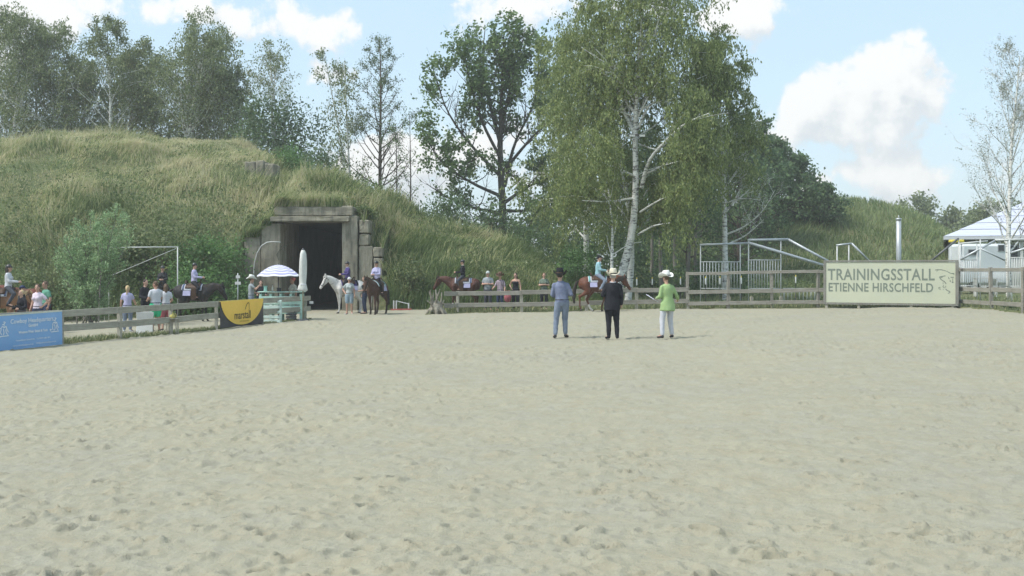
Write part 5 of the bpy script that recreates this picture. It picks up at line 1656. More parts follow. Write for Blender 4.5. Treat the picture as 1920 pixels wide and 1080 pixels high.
# ------------------------------------------------------------------ people
def cloth(name, c, c2=None, scale=5.0):
    return plain('cloth_' + name, c, c2 or tuple(q * .78 for q in c), scale, .9, .35, bscale=38, spec=.1)
def checked(name, c1, c2, size=.035):
    if 'cloth_' + name in MATS:
        return MATS['cloth_' + name]
    m, T, b = new_mat('cloth_' + name)
    co = T.node('ShaderNodeTexCoord').outputs['Object']
    sx = T.node('ShaderNodeSeparateXYZ'); T.l.new(co, sx.inputs[0])
    a = T.m('GREATER_THAN', T.m('SINE', T.m('MULTIPLY', sx.outputs[0], math.pi / size)), .1)
    c = T.m('GREATER_THAN', T.m('SINE', T.m('MULTIPLY', sx.outputs[2], math.pi / size)), .5)
    T.put(b.inputs['Base Color'], T.mix(T.m('MAXIMUM', a, T.m('MULTIPLY', c, .5)), c1, c2)); b.inputs['Roughness'].default_value = .9
    MATS['cloth_' + name] = m
    return m
SKIN = plain('skin', (.50, .31, .235), (.44, .26, .195), 9, .55, spec=.3)
SKIN2 = plain('skin_tanned', (.40, .235, .17), (.34, .19, .14), 9, .55, spec=.3)
CL = {'denim_shirt': cloth('denim_shirt', (.20, .225, .315), (.145, .17, .26), 16), 'jeans': cloth('jeans', (.215, .25, .315), (.155, .19, .255)), 'dark_jeans': cloth('dark_jeans', (.045, .06, .11)),
      'black': cloth('black', (.018, .019, .024), (.028, .029, .035)), 'lime': cloth('lime', (.33, .46, .215), (.29, .41, .19)), 'white': cloth('white', (.56, .57, .60), (.48, .49, .53)),
      'lilac': cloth('lilac', (.44, .43, .60), (.38, .37, .54)), 'aqua': cloth('aqua', (.29, .47, .52), (.25, .42, .47)), 'greygreen': cloth('greygreen', (.15, .19, .15), (.12, .155, .12)),
      'grey': cloth('grey', (.30, .33, .35), (.25, .28, .30)), 'lightgrey': cloth('lightgrey', (.42, .46, .46), (.36, .40, .40)), 'purple': cloth('purple', (.085, .065, .20)), 'charcoal': cloth('charcoal', (.05, .05, .055)),
      'green_shorts': cloth('green_shorts', (.05, .48, .24), (.04, .42, .21)), 'denim_shorts': cloth('denim_shorts', (.28, .37, .44)), 'greenteal': cloth('greenteal', (.14, .34, .25)), 'cream': cloth('cream', (.58, .55, .47)),
      'pink': cloth('pink', (.66, .58, .66), (.6, .52, .6)), 'plaid': checked('plaid', (.42, .36, .40), (.12, .085, .11)), 'brown': cloth('brown', (.12, .08, .055)), 'rose': cloth('rose', (.42, .13, .15)), 'dark_slate': cloth('dark_slate', (.07, .075, .09))}
HAIR = {'dark': plain('hair_dark', (.030, .022, .018), (.05, .038, .03), 30, .6, stretch=(1, 1, .2)), 'brown': plain('hair_brown', (.13, .085, .055), (.09, .06, .04), 30, .6, stretch=(1, 1, .2)), 'blond': plain('hair_blond', (.52, .40, .22), (.40, .30, .16), 30, .6, stretch=(1, 1, .2)),
        'grey': plain('hair_grey', (.40, .39, .37), (.30, .29, .28), 30, .6, stretch=(1, 1, .2)), 'red': plain('hair_red', (.40, .10, .08), (.30, .07, .06), 30, .6, stretch=(1, 1, .2))}
FELT = {'black': plain('felt_black', (.012, .012, .014), (.02, .02, .022), 8, .9), 'cream': plain('straw_cream', (.66, .62, .50), (.55, .51, .40), 22, .8, .3), 'white': plain('felt_white', (.74, .74, .70), (.66, .66, .62), 8, .8),
        'brown': plain('felt_brown', (.13, .08, .055), (.10, .06, .04), 8, .9), 'helmet': plain('helmet_black', (.02, .021, .024), (.03, .03, .033), 5, .35, spec=.5), 'capwhite': plain('cap_white', (.66, .66, .68)), 'capgrey': plain('cap_grey', (.50, .55, .53)), 'navy': plain('cap_navy', (.03, .04, .09))}
FOLDS = bpy.data.textures.new('folds', 'CLOUDS'); FOLDS.noise_scale = .085; FOLDS.noise_depth = 2
def organic(mb, name, mat, parent, voxel=.016, it=3, folds=0.0):
    o = mb.build(name, mat, parent, True)
    m = o.modifiers.new('union', 'REMESH'); m.mode = 'VOXEL'; m.voxel_size = voxel; m.use_smooth_shade = True
    s = o.modifiers.new('soften', 'SMOOTH'); s.factor = .5; s.iterations = it
    dc = o.modifiers.new('lighten', 'DECIMATE'); dc.ratio = .42
    if folds:
        d = o.modifiers.new('folds', 'DISPLACE'); d.texture = FOLDS; d.strength = folds; d.mid_level = .5; d.texture_coords = 'LOCAL'
    return o
ARMS = {  # elbow and wrist relative to a 1.75 m standing figure, right side (x>0); mirrored for the other arm
    'down': ((.245, -.03, 1.15), (.255, .05, .90)), 'write': ((.255, -.03, 1.14), (.10, .25, 1.16)), 'hold': ((.25, .0, 1.13), (.20, .26, 1.08)), 'hip': ((.36, -.10, 1.17), (.19, .02, 1.00)),
    'rail': ((.24, .10, 1.16), (.20, .36, 1.06)), 'fold': ((.245, .03, 1.16), (.02, .20, 1.19)), 'reins': ((.22, .08, 1.15), (.07, .36, 1.13)), 'back': ((.23, -.12, 1.17), (.10, -.16, .97)), 'up': ((.27, .16, 1.25), (.14, .33, 1.42)),
    'side': ((.30, -.02, 1.16), (.38, .16, 1.05))}
def cowboy_hat(parent, c, mat, tilt_, band, k=1.0):
    nr, na = 7, 36
    V, Fc = [], []
    for i in range(nr):
        q = i / (nr - 1)
        for j in range(na):
            a = 2 * math.pi * j / na
            ca, sa = math.cos(a), math.sin(a)
            rx = (.082 + .088 * q); ry = (.100 + .085 * q)
            z = .085 * (abs(ca) ** 2.2) * q ** 1.7 - .028 * (abs(sa) ** 2) * q
            V.append(((rx - .02 * q * abs(ca)) * ca, ry * sa, z))
    for i in range(nr - 1):
        for j in range(na):
            j2 = (j + 1) % na
            Fc.append((i * na + j, (i + 1) * na + j, (i + 1) * na + j2, i * na + j2))
    b0 = len(V)
    prof = [(0.0, 1.0), (.05, .97), (.095, .90), (.118, .78), (.120, .55), (.098, .25), (.092, .05)]
    for z, q in prof:
        for j in range(na):
            a = 2 * math.pi * j / na
            ca, sa = math.cos(a), math.sin(a)
            pin = 1 - .22 * max(sa, 0) * min(z / .1, 1)
            V.append((.083 * q * ca * pin, .101 * q * sa, z + .012 * (1 if z > .09 else 0) * (-sa) + .01 * abs(ca) * (1 if .09 < z and q > .4 else 0)))
    for i in range(len(prof) - 1):
        for j in range(na):
            j2 = (j + 1) % na
            Fc.append((b0 + i * na + j, b0 + i * na + j2, b0 + (i + 1) * na + j2, b0 + (i + 1) * na + j))
    o = MB().add([tuple(k * q for q in v) for v in V], Fc).build('hat', mat, parent, True)
    o.location = c; o.rotation_euler = tilt_
    s = o.modifiers.new('felt', 'SOLIDIFY'); s.thickness = .006; s.offset = 0
    P = []
    mb = MB()
    R_ = [(.0865 * k * math.cos(2 * math.pi * j / 24), .1045 * k * math.sin(2 * math.pi * j / 24), .014 * k) for j in range(25)]
    mb.loft(R_, [.010 * k] * 25, 5, caps=False)
    mb.build('hat_band', band, o, True)
    return o
def person(label, pos, heading, h=1.72, arms=('down', 'down'), legs='stand', top='white', sleeve='long', bottom='jeans', blen='long', shoe='charcoal', hair='brown', hstyle='short', hat=None, hatmat='black',
           skin=None, fem=False, jacket=False, lean=0.0, look=0.0, stance=.0, head_tilt=0.0, vest=None, group=None, spread=0.0, side=0.0, build=1.0, feet=True, hem=None, collar=None, folds=.026):
    k = h / 1.75
    skin = skin or SKIN
    t = thing('person', label, 'person', pos, R(heading), group)
    ride = legs == 'ride'
    zo = -.90 if ride else 0.0          # riders: origin is the seat
    bx = build
    L = Matrix.Rotation(-lean, 3, 'X')
    def U(p):
        """upper body point, leaned about the hips"""
        q = Vector(p) - Vector((0, 0, .95)); q = L @ q
        return (q + Vector((side * (.035 - .10 * max(p[2] - 1.1, 0)), 0, .95 + zo))) * k
    def Lw(p):
        return (Vector(p) + Vector((0, 0, zo))) * k
    sw = .165 if fem else .185
    # ---- joints
    hip = {s: Lw((s * .09 + side * .035, 0, .93 + s * side * .012)) for s in (-1, 1)}
    if ride:
        kn = {s: Lw((s * .29, .27, .70)) for s in (-1, 1)}; an = {s: Lw((s * .34, .06, .32)) for s in (-1, 1)}; toe = {s: Lw((s * .36, .24, .27)) for s in (-1, 1)}
    else:
        dy = {1: stance, -1: -stance}
        kn = {s: Lw((s * (.105 + spread * .5), .03 + dy[s] * .5, .50)) for s in (-1, 1)}; an = {s: Lw((s * (.115 + spread), -.03 + dy[s], .085)) for s in (-1, 1)}
        toe = {s: Lw((s * (.155 + spread), .14 + dy[s], .035)) for s in (-1, 1)}
    sh = {s: U((s * (sw - .012), -.01, 1.385)) for s in (-1, 1)}
    el, wr = {}, {}
    for s, a in zip((1, -1), arms):
        e, w = ARMS[a]
        el[s] = U((s * e[0] * (sw / .185), e[1], e[2])); wr[s] = U((s * w[0], w[1], w[2]))
    rings = ([(.74, .166, .122), (.80, .166, .120), (.86, .165, .116)] if jacket else [(.86, .125, .09)]) + [(.93, .165 if not fem else .17, .112), (1.02, .155 if not fem else .145, .104), (1.12, .145 if not fem else .122, .096), (1.25, .158 if not fem else .142, .105), (1.35, .166 if not fem else .148, .104), (1.42, .135 if not fem else .12, .082), (1.465, .065, .06)]
    def torso(mb, e, z0=.0, z1=2.0, flare=0.0, bust=True):
        P, Q = [], []
        for z, rx, ry in rings:
            if z < z0 - .001 or z > z1:
                continue
            f = flare * max(0, 1.08 - z) / .2
            P.append(U((0, 0, z)) if z > .94 or not ride else Lw((0, 0, z)))
            Q.append(((rx * bx + e + f) * k, (ry * (bx * 1.08 - .08) + e + f) * k))
        mb.loft(P, Q, 16, up=(1, 0, 0))
        if fem and bust:
            for s in (-1, 1):
                mb.ell(U((s * .06, .085, 1.27)), ((.06 + e) * k,) * 3, 10, 7)
        return mb
    def arm(mb, s, e, frac=1.0):
        p = sh[s].lerp(el[s], min(frac * 2, 1))
        mb.cap(sh[s], p, (.050 * bx + e * .7) * k, ((.050 - .010 * min(frac * 2, 1)) * bx + e) * k)
        mb.cap(U((s * .045, -.01, 1.445)), sh[s], (.036 + e * .7) * k, (.044 * bx + e * .7) * k)
        if frac > .5:
            q = el[s].lerp(wr[s], (frac - .5) * 2)
            mb.cap(el[s], q, (.044 + e) * k, (.044 - .014 * (frac - .5) * 2 + e) * k)
    def leg(mb, s, e, frac=1.0):
        p = hip[s].lerp(kn[s], min(frac * 2, 1))
        mb.cap(hip[s], p, (.088 * bx + e) * k, ((.088 - .03 * min(frac * 2, 1)) * bx + e) * k, 12)
        if frac > .5:
            q = kn[s].lerp(an[s], (frac - .5) * 2)
            c = kn[s].lerp(an[s], .35)
            mb.cap(kn[s], q, (.056 + e) * k, (.056 - .018 * (frac - .5) * 2 + e) * k, 12)
            mb.cap(kn[s], c, (.05 + e) * k, (.052 + e) * k, 12)
    # ---- body
    hd = U((0, .025, 1.625))
    HM = Matrix.Rotation(R(look), 3, 'Z') @ Matrix.Rotation(-head_tilt, 3, 'X')
    def hp(x, y, z):
        return hd + HM @ (Vector((x, y, z)) * k)
    mb = MB()
    torso(mb, 0)
    mb.cap(U((0, -.012, 1.42)), hp(0, -.012, -.07), .056 * k, .05 * k)
    mb.ell(hp(0, -.005, .015), (.075 * k, .094 * k, .102 * k), 14, 10, HM)
    mb.cap(hp(0, .03, -.05), hp(0, .055, -.085), .055 * k, .032 * k)       # jaw and chin
    mb.cap(hp(0, .088, .01), hp(0, .108, -.022), .011 * k, .015 * k, 6)      # nose
    for s in (-1, 1):
        mb.ell(hp(s * .077, -.008, -.005), (.012 * k, .022 * k, .032 * k), 8, 6, HM)
        arm(mb, s, 0); leg(mb, s, 0)
        mb.cap(an[s], toe[s], .042 * k, .033 * k)
        # hand: palm, four curled fingers, thumb
        d = (wr[s] - el[s]).normalized()
        inn = Vector((-s, 0, 0)); inn = (inn - d * inn.dot(d)).normalized()
        sd_ = d.cross(inn)
        if sd_.y < 0: sd_ = -sd_
        pc = wr[s] + d * .05 * k
        mb.cap(wr[s], pc, .030 * k, .034 * k, 8)
        for i, (o_, l_) in enumerate(((.030, .062), (.011, .072), (-.009, .066), (-.028, .05))):
            b0 = pc + d * .022 * k + sd_ * o_ * k
            m0 = b0 + (d * .75 + inn * .5).normalized() * l_ * .55 * k
            e0 = m0 + (d * .25 + inn * .95).normalized() * l_ * .5 * k
            mb.cap(b0, m0, .0105 * k, .010 * k, 6); mb.cap(m0, e0, .010 * k, .009 * k, 6)
        th = wr[s] + d * .028 * k + sd_ * .026 * k
        mb.cap(th, th + (sd_ * .6 + d * .6 + inn * .45).normalized() * .055 * k, .013 * k, .010 * k, 6)
    organic(mb, 'body', skin, t, .014, 2)
    for s in (-1, 1):
        MB().ell(hp(s * .031, .083, .018), (.013 * k, .007 * k, .007 * k), 8, 6, HM).build('eye', plain('eye_dark', (.03, .025, .02), (.04, .03, .03), 3, .3), t, True)
    MB().cap(hp(-.018, .088, -.052), hp(.018, .088, -.052), .006 * k, .006 * k, 6).build('mouth', plain('lips', (.36, .16, .14)), t, True)
    # ---- clothes
    e = .016
    mb = MB()
    if jacket:
        torso(mb, e + .006, .74, 1.47, .006 + spread * .25)
    else:
        torso(mb, e, .93 if hem is None else hem, 1.47)
    fr = {'long': .97, 'short': .30, 'none': 0, 'elbow': .5, 'rolled': .62}[sleeve]
    if fr:
        for s in (-1, 1):
            arm(mb, s, e - .002, fr)
    else:
        mb = MB(); torso(mb, e - .006, .93, 1.36)
        for s in (-1, 1):
            mb.cap(U((s * .07, .075, 1.34)), U((s * .075, .03, 1.45)), .015 * k, .014 * k, 6); mb.cap(U((s * .075, .03, 1.45)), U((s * .07, -.085, 1.34)), .014 * k, .015 * k, 6)
    organic(mb, 'jacket' if jacket else 'shirt', CL[top], t, .017, 2, folds)
    if vest:
        mb = MB(); torso(mb, e + .016, .93, 1.44); organic(mb, 'vest', CL[vest], t, .02, 2, folds)
    if collar:
        P = [U((.068 * math.cos(a), .062 * math.sin(a) + .0, 1.475 + .012 * math.cos(a) ** 2)) for a in np.linspace(0, 2 * math.pi, 17)]
        MB().loft(P, [.016 * k] * 17, 6, caps=False).build('collar', CL[collar], t, True)
    mb = MB()
    P = [Lw((side * .035, 0, z)) for z in (.83, .92, 1.0)]
    mb.loft(P, [((.11 * bx + e) * k, (.08 + e) * k), ((.166 * bx + e * .9) * k, (.112 * bx + e * .9) * k), ((.15 * bx + e * .6) * k, (.10 * bx + e * .6) * k)], 16, up=(1, 0, 0))
    fl = {'long': .96, 'short': .40, 'knee': .47}[blen]
    for s in (-1, 1):
        leg(mb, s, e + (.012 if blen != 'long' else .002), fl)
    organic(mb, 'trousers' if blen == 'long' else 'shorts', CL[bottom], t, .018, 2, folds)
    if not ride and not jacket:
        P = [U((.17 * bx * math.cos(a), .118 * bx * math.sin(a), 1.005)) for a in np.linspace(0, 2 * math.pi, 21)]
        MB().loft(P, [.013 * k] * 21, 5, caps=False).build('belt', CL['dark_slate'], t, True)
    for s in (-1, 1):
        d = (toe[s] - an[s])
        mb = MB(); mb.cap(an[s] + Vector((0, -.02 * k, -.03 * k)), toe[s] + d * .12 + Vector((0, 0, -.0 * k)), .046 * k, .034 * k, 10)
        if ride or shoe == 'brown' or shoe == 'black':
            mb.cap(an[s].lerp(kn[s], .35 if ride else .1), an[s] + Vector((0, 0, -.03 * k)), .055 * k, .05 * k, 10)
        organic(mb, 'boot' if ride else 'shoe', CL[shoe], t, .017, 2)
    # ---- hair and hats
    mb = MB()
    hm = HAIR[hair]
    mb.ell(hp(0, -.016, .030), (.083 * k, .094 * k, .100 * k), 14, 10, HM)
    if hstyle == 'long':
        mb.cap(hp(0, -.07, -.0), hp(0, -.085, -.20), .075 * k, .05 * k); mb.cap(hp(.05, -.04, 0), hp(.06, -.04, -.17), .04 * k, .03 * k); mb.cap(hp(-.05, -.04, 0), hp(-.06, -.04, -.17), .04 * k, .03 * k)
    elif hstyle == 'ponytail':
        mb.cap(hp(0, -.085, .04), hp(0, -.12, -.02), .035 * k, .035 * k); mb.cap(hp(0, -.12, -.02), hp(0, -.12, -.28), .034 * k, .018 * k)
    elif hstyle == 'bun':
        mb.ell(hp(0, -.10, .06), (.05 * k,) * 3, 10, 8)
    o = organic(mb, 'hair', hm, t, .015, 1)
    if hat == 'cowboy':
        cowboy_hat(t, hp(0, -.005, .058), FELT[hatmat], (R(-4) - head_tilt, 0, R(look)), FELT['black'] if hatmat != 'black' else FELT['brown'], 1.2 * k)
    elif hat in ('helmet', 'cap'):
        V, Fc = [], []
        nr, na = 6, 24
        q0 = (.094, .112, .115) if hat == 'helmet' else (.088, .104, .098)
        for i in range(nr):
            th = math.pi / 2 * (i + .12) / (nr - 1 + .12)
            for j in range(na):
                a = 2 * math.pi * j / na
                V.append(hp(q0[0] * math.sin(th) * math.cos(a), -.008 + q0[1] * math.sin(th) * math.sin(a), .035 + q0[2] * math.cos(th) - (.025 * max(0, -math.sin(a)) if i == nr - 1 else 0)))
        for i in range(nr - 1):
            for j in range(na):
                j2 = (j + 1) % na
                Fc.append((i * na + j, (i + 1) * na + j, (i + 1) * na + j2, i * na + j2))
        Fc.append(tuple(range(na)))
        o = MB().add(V, Fc).build('helmet' if hat == 'helmet' else 'cap', FELT[hatmat], t, True)
        o.modifiers.new('shell', 'SOLIDIFY').thickness = .006
        mbv = MB(); pv = []
        for j in range(9):
            a = math.pi * (.18 + .64 * j / 8)
            pv.append((math.cos(a), math.sin(a)))
        V = [hp(.088 * x, .10 * y, .035) for x, y in pv] + [hp(.085 * x, .10 * y + (.07 if hat == 'cap' else .04) * y, .022) for x, y in pv]
        Fc = [(j, j + 1, 10 + j, 9 + j) for j in range(8)]
        v = mbv.add(V, Fc).build('peak', FELT[hatmat], o, True); v.modifiers.new('shell', 'SOLIDIFY').thickness = .006
    return t, wr, k
def papers(label, person_root, wr, s, size=(.21, .29), col='white_card', rot=(60, 0, 0), off=(0, .08, .05)):
    M = person_root.matrix_basis
    p = M @ (wr[s] + Vector(off))
    o = MB().box((0, 0, 0), (size[0], size[1], .012)).build('clipboard', plain('paper_lilac', (.66, .66, .78), (.6, .6, .74), 4, .6), loc=p)
    o.rotation_euler = (R(rot[0]), R(rot[1]), R(rot[2]) + person_root.rotation_euler.z)
    MB().box((0, size[1] * .44, .012), (size[0] * .4, .03, .012)).build('clip', gal, o)
    return tag(o, label, 'clipboard')

def standing(label, px, py=None, Y=None, **kw):
    p = G(px, py) if Y is None else D(px, Y)
    h = kw.pop('h', 1.7)
    hd_ = kw.pop('heading', 180)
    return person(label, p, hd_, h, **kw)

# judges in the arena, seen from behind
j1, w1, _ = standing('judge in black hat, blue denim shirt and jeans holding papers', 1051, 633.5, heading=-6, h=1.775, arms=('write', 'hold'), top='denim_shirt', bottom='jeans', hair='dark', hat='cowboy', hatmat='black', build=1.03, look=-8, collar='denim_shirt', stance=.09, spread=.015, side=1.0)
papers('folded sheet held by the judge in denim', j1, w1, 1, (.2, .26), off=(.03, .10, .06), rot=(70, 0, 20))
j2, w2, _ = standing('judge in black suit and cream straw hat, back turned', 1149, 635.5, heading=3, h=1.735, arms=('down', 'write'), top='black', jacket=True, bottom='black', shoe='black', hair='grey', hat='cowboy', hatmat='cream', build=1.10, collar='white', side=-.6, stance=.03, folds=.024)
j3, w3, _ = standing('judge in lime green jacket, white trousers and cream hat', 1250, 634, heading=18, h=1.665, arms=('side', 'hold'), top='lime', jacket=True, bottom='white', shoe='charcoal', hair='brown', hat='cowboy', hatmat='white', fem=True, look=18, stance=.05, spread=.055, side=.8, folds=.022)
papers('white papers held low by the judge in lime green', j3, w3, -1, (.22, .30), off=(-.10, .06, .0), rot=(25, 20, 30))

# spectators behind the far fence
standing('woman in grey green t-shirt and black trousers with folded arms behind the fence', 1020, Y=47.6, h=1.68, arms=('fold', 'fold'), top='greygreen', sleeve='short', bottom='black', hair='brown', hstyle='bun', fem=True, shoe='charcoal')
standing('woman in black tank top with dark curly hair behind the fence', 967, Y=47.8, h=1.70, arms=('hip', 'down'), top='black', sleeve='none', bottom='black', hair='dark', hstyle='long', fem=True, heading=160, shoe='charcoal')
standing('spectator in checked shirt and brown hat leaning on the fence', 938, Y=47.6, h=1.66, arms=('rail', 'down'), top='plaid', sleeve='elbow', bottom='dark_jeans', hair='brown', hat='cowboy', hatmat='brown', heading=150)
standing('spectator with pale cap and grey shirt standing at the brown horse rump', 915, Y=48.0, h=1.80, arms=('fold', 'fold'), top='grey', sleeve='short', bottom='dark_slate', hair='grey', hat='cap', hatmat='capgrey', heading=165)
# at the bunker mouth
standing('woman in pale grey t-shirt and denim shorts beside the white horse', 655, Y=46.6, h=1.64, arms=('hip', 'down'), top='lightgrey', sleeve='short', bottom='denim_shorts', blen='short', hair='blond', hat='cap', hatmat='capwhite', fem=True, shoe='lightgrey')
standing('helper in dark clothes half hidden between white and bay horse', 684, Y=46.9, h=1.66, arms=('down', 'hold'), top='black', sleeve='none', bottom='dark_jeans', hair='brown', hstyle='long', fem=True, heading=110)
# at the stall
standing('stall visitor in grey t-shirt and white hat at the mint counter', 471, Y=43.2, h=1.74, arms=('up', 'hold'), top='grey', sleeve='short', bottom='jeans', hair='brown', hat='cowboy', hatmat='white', heading=-70)
standing('dark haired visitor looking at the stall goods', 489, Y=44.2, h=1.60, arms=('hold', 'hold'), top='black', sleeve='long', bottom='dark_jeans', hair='dark', hstyle='long', fem=True, heading=200)
standing('stall keeper with red hair and cream shirt behind the counter', 549, Y=42.6, h=1.68, arms=('hold', 'down'), top='cream', sleeve='short', bottom='rose', hair='red', hstyle='bun', fem=True, heading=135, look=-15)
# behind the banner fence
standing('girl in white t-shirt and jeans with a plait leaning on the fence, back turned', 239, Y=35.4, h=1.55, arms=('rail', 'down'), top='lilac', sleeve='short', bottom='jeans', hair='blond', hstyle='ponytail', fem=True, heading=5, shoe='white')
standing('person in black printed hoodie beside the man in green shorts', 272, Y=37.4, h=1.74, arms=('hold', 'hold'), top='black', bottom='black', hair='dark', heading=-110, look=-10)
standing('man in white t-shirt and bright green shorts behind the fence', 292, Y=35.0, h=1.68, arms=('rail', 'hold'), top='white', sleeve='short', bottom='green_shorts', blen='short', hair='brown', heading=40, skin=SKIN2, look=40, build=1.08)
standing('woman in white t-shirt and rose trousers next to the green shorts', 311, Y=35.8, h=1.58, arms=('hold', 'down'), top='white', sleeve='short', bottom='rose', blen='knee', hair='brown', hstyle='long', fem=True, heading=20)
standing('blond woman in black top looking down behind the blue banner', 41, Y=32.6, h=1.50, arms=('hold', 'hold'), top='black', sleeve='long', bottom='black', hair='blond', hstyle='short', fem=True, heading=150, head_tilt=-.35)
standing('woman in pink white t-shirt with sunglasses behind the blue banner', 71, Y=33.6, h=1.66, arms=('down', 'hip'), top='pink', sleeve='short', bottom='dark_jeans', hair='brown', hstyle='bun', fem=True, heading=165, look=20)
standing('man in green shirt standing behind the woman in pink white', 86, Y=35.2, h=1.74, arms=('hip', 'down'), top='greenteal', sleeve='short', bottom='dark_jeans', hair='brown', heading=140, skin=SKIN2)
standing('person with white and navy cap in front of the tan horse', 41, Y=34.2, h=1.62, arms=('down', 'down'), top='charcoal', sleeve='short', bottom='dark_jeans', hair='dark', hat='cap', hatmat='navy', heading=-80)
def bag():
    p = D(952, 47.0)
    t = thing('red_bag', 'rose red bag hanging behind the rail between checked shirt and tank top', 'bag', p)
    organic(MB().ell((0, 0, .62), (.17, .09, .16), 12, 8).ell((0, .02, .5), (.15, .08, .1), 12, 8), 'bag_body', CL['rose'], t, .02, 2, .01)
    MB().loft([(-.1, 0, .72), (-.07, -.02, .92), (.07, -.02, .92), (.1, 0, .72)], [.014] * 4, 6).build('strap', CL['rose'], t, True)
bag()

# ------------------------------------------------------------------ horses
def coat(name, c, c2):
    return plain('coat_' + name, c, c2, 3.0, .6, .15, spec=.2, bscale=60)
COAT = {'sorrel': coat('sorrel', (.135, .054, .032), (.095, .038, .024)), 'brown': coat('brown', (.092, .040, .029), (.064, .028, .021)), 'grey': coat('grey', (.62, .60, .56), (.46, .45, .43)), 'bay': coat('bay', (.085, .045, .033), (.055, .03, .023)),
        'black': coat('black', (.022, .020, .021), (.035, .031, .03)), 'tan': coat('tan', (.33, .18, .105), (.27, .145, .085)), 'chestnut': coat('chestnut', (.13, .04, .025), (.10, .03, .02))}
MANE = {'dark': plain('mane_dark', (.020, .016, .014), (.035, .028, .024), 22, .7, stretch=(1, 1, .2)), 'sorrel': plain('mane_sorrel', (.15, .055, .028), (.11, .04, .02), 22, .7, stretch=(1, 1, .2)), 'white': plain('mane_white', (.58, .56, .52), (.45, .43, .4), 22, .7, stretch=(1, 1, .2)), 'flaxen': plain('mane_flaxen', (.46, .32, .18), (.36, .25, .14), 22, .7, stretch=(1, 1, .2))}
LEATHER = plain('leather', (.075, .040, .024), (.05, .026, .016), 6, .5, .2); LEATHER_D = plain('leather_dark', (.03, .022, .018), (.022, .016, .013), 6, .45, .2)
def horse(label, pos, heading, c, mane, scale=1.0, poll=(1.10, 1.52), swing=(0, 0, 0, 0), flex=(0, 0, 0, 0), saddle=True, pad=('white', 'navy'), blaze=False, socks=(), points=False, tack=True, headdown=.95, tail_out=.12):
    k = scale
    t = thing('horse', label, 'horse', pos, R(heading), 'horses at the show')
    S = lambda x, y, z: Vector((x * k, y * k, z * k))
    mb = MB()
    rows = [(-.82, 1.19, .05, .09), (-.75, 1.18, .18, .22), (-.55, 1.19, .265, .30), (-.3, 1.165, .27, .30), (0, 1.14, .275, .315), (.22, 1.145, .26, .325), (.42, 1.16, .225, .31), (.58, 1.17, .15, .22), (.66, 1.16, .06, .1)]
    mb.loft([S(0, y, z) for y, z, a, b in rows], [(a * k, b * k) for y, z, a, b in rows], 18, up=(1, 0, 0))
    mb.cap(S(0, .12, 1.40), S(0, .36, 1.42), .09 * k, .10 * k)                     # withers
    py, pz = poll
    nk = [(.36, 1.20, .17, .27), (.56, 1.28 + (pz - 1.52) * .25, .135, .235), ((.56 + py) / 2 + .0, (1.34 + pz) / 2 + .03, .10, .17), (py - .05, pz - .01, .078, .115), (py + .02, pz - .01, .06, .08)]
    mb.loft([S(0, y, z) for y, z, a, b in nk], [(a * k, b * k) for y, z, a, b in nk], 14, up=(1, 0, 0))
    hdv = Vector((0, math.cos(headdown), -math.sin(headdown))); hup = Vector((0, math.sin(headdown), math.cos(headdown)))
    def hp(f, u, x=0.0):
        return (Vector((0, py, pz)) + hdv * f + hup * u + Vector((x, 0, 0))) * k
    hr = [(-.06, -.02, .05, .06), (0, -.01, .085, .10), (.12, -.035, .092, .135), (.24, -.03, .078, .115), (.38, -.012, .056, .078), (.5, -.01, .056, .07), (.56, -.015, .05, .058), (.60, -.02, .025, .03)]
    mb.loft([hp(f, u) for f, u, a, b in hr], [(a * k, b * k) for f, u, a, b in hr], 14, up=(1, 0, 0))
    for s in (-1, 1):
        mb.loft([hp(-.02, .07, s * .055), hp(-.07, .12, s * .065), hp(-.12, .17, s * .062)], [.026 * k, .03 * k, .008 * k], 8)
        mb.ell(hp(.15, .055, s * .078), (.02 * k, .03 * k, .03 * k), 8, 6)
    hooves, lows = [], []
    for i, (s, fr) in enumerate(((-1, 1), (1, 1), (-1, 0), (1, 0))):
        a, f = swing[i], flex[i]
        if fr:
            x = s * .155
            e = Vector((x, .40, .90)); mb.cap(S(x * .95, .42, 1.12), e * k, .14 * k, .105 * k)
            kn_ = e + Vector((0, math.sin(a), -math.cos(a))) * .40
            b = a - f
            ft = kn_ + Vector((0, math.sin(b), -math.cos(b))) * .33
            ps = ft + Vector((0, math.sin(b + .45), -math.cos(b + .45))) * .13
            mb.cap(e * k, (e * .35 + kn_ * .65) * k, .10 * k, .058 * k); mb.cap((e * .35 + kn_ * .65) * k, kn_ * k, .058 * k, .05 * k); mb.cap(kn_ * k, (kn_ * .7 + ft * .3) * k, .052 * k, .034 * k); mb.cap((kn_ * .7 + ft * .3) * k, ft * k, .034 * k, .038 * k); mb.cap(ft * k, ps * k, .040 * k, .038 * k)
        else:
            x = s * .165
            hpj = Vector((x * .8, -.50, 1.18)); st = Vector((x * 1.05, -.34 + a * .18, .88))
            mb.cap(hpj * k, st * k, .21 * k, .15 * k)
            g = .72 - a * .7
            hk = st + Vector((0, -math.sin(g), -math.cos(g))) * .43
            b = a * .9 + f * .5 + .03
            ft = hk + Vector((0, math.sin(b), -math.cos(b))) * .39
            ps = ft + Vector((0, math.sin(b + .45), -math.cos(b + .45))) * .13
            mb.cap(st * k, (st * .4 + hk * .6) * k, .145 * k, .075 * k); mb.cap((st * .4 + hk * .6) * k, hk * k, .075 * k, .055 * k); mb.cap(hk * k + S(0, -.02, .03), (hk * .75 + ft * .25) * k, .055 * k, .042 * k); mb.cap((hk * .75 + ft * .25) * k, ft * k, .040 * k, .040 * k); mb.cap(ft * k, ps * k, .042 * k, .040 * k)
        hooves.append((ps, b)); lows.append(((kn_ if fr else hk), ft, ps))
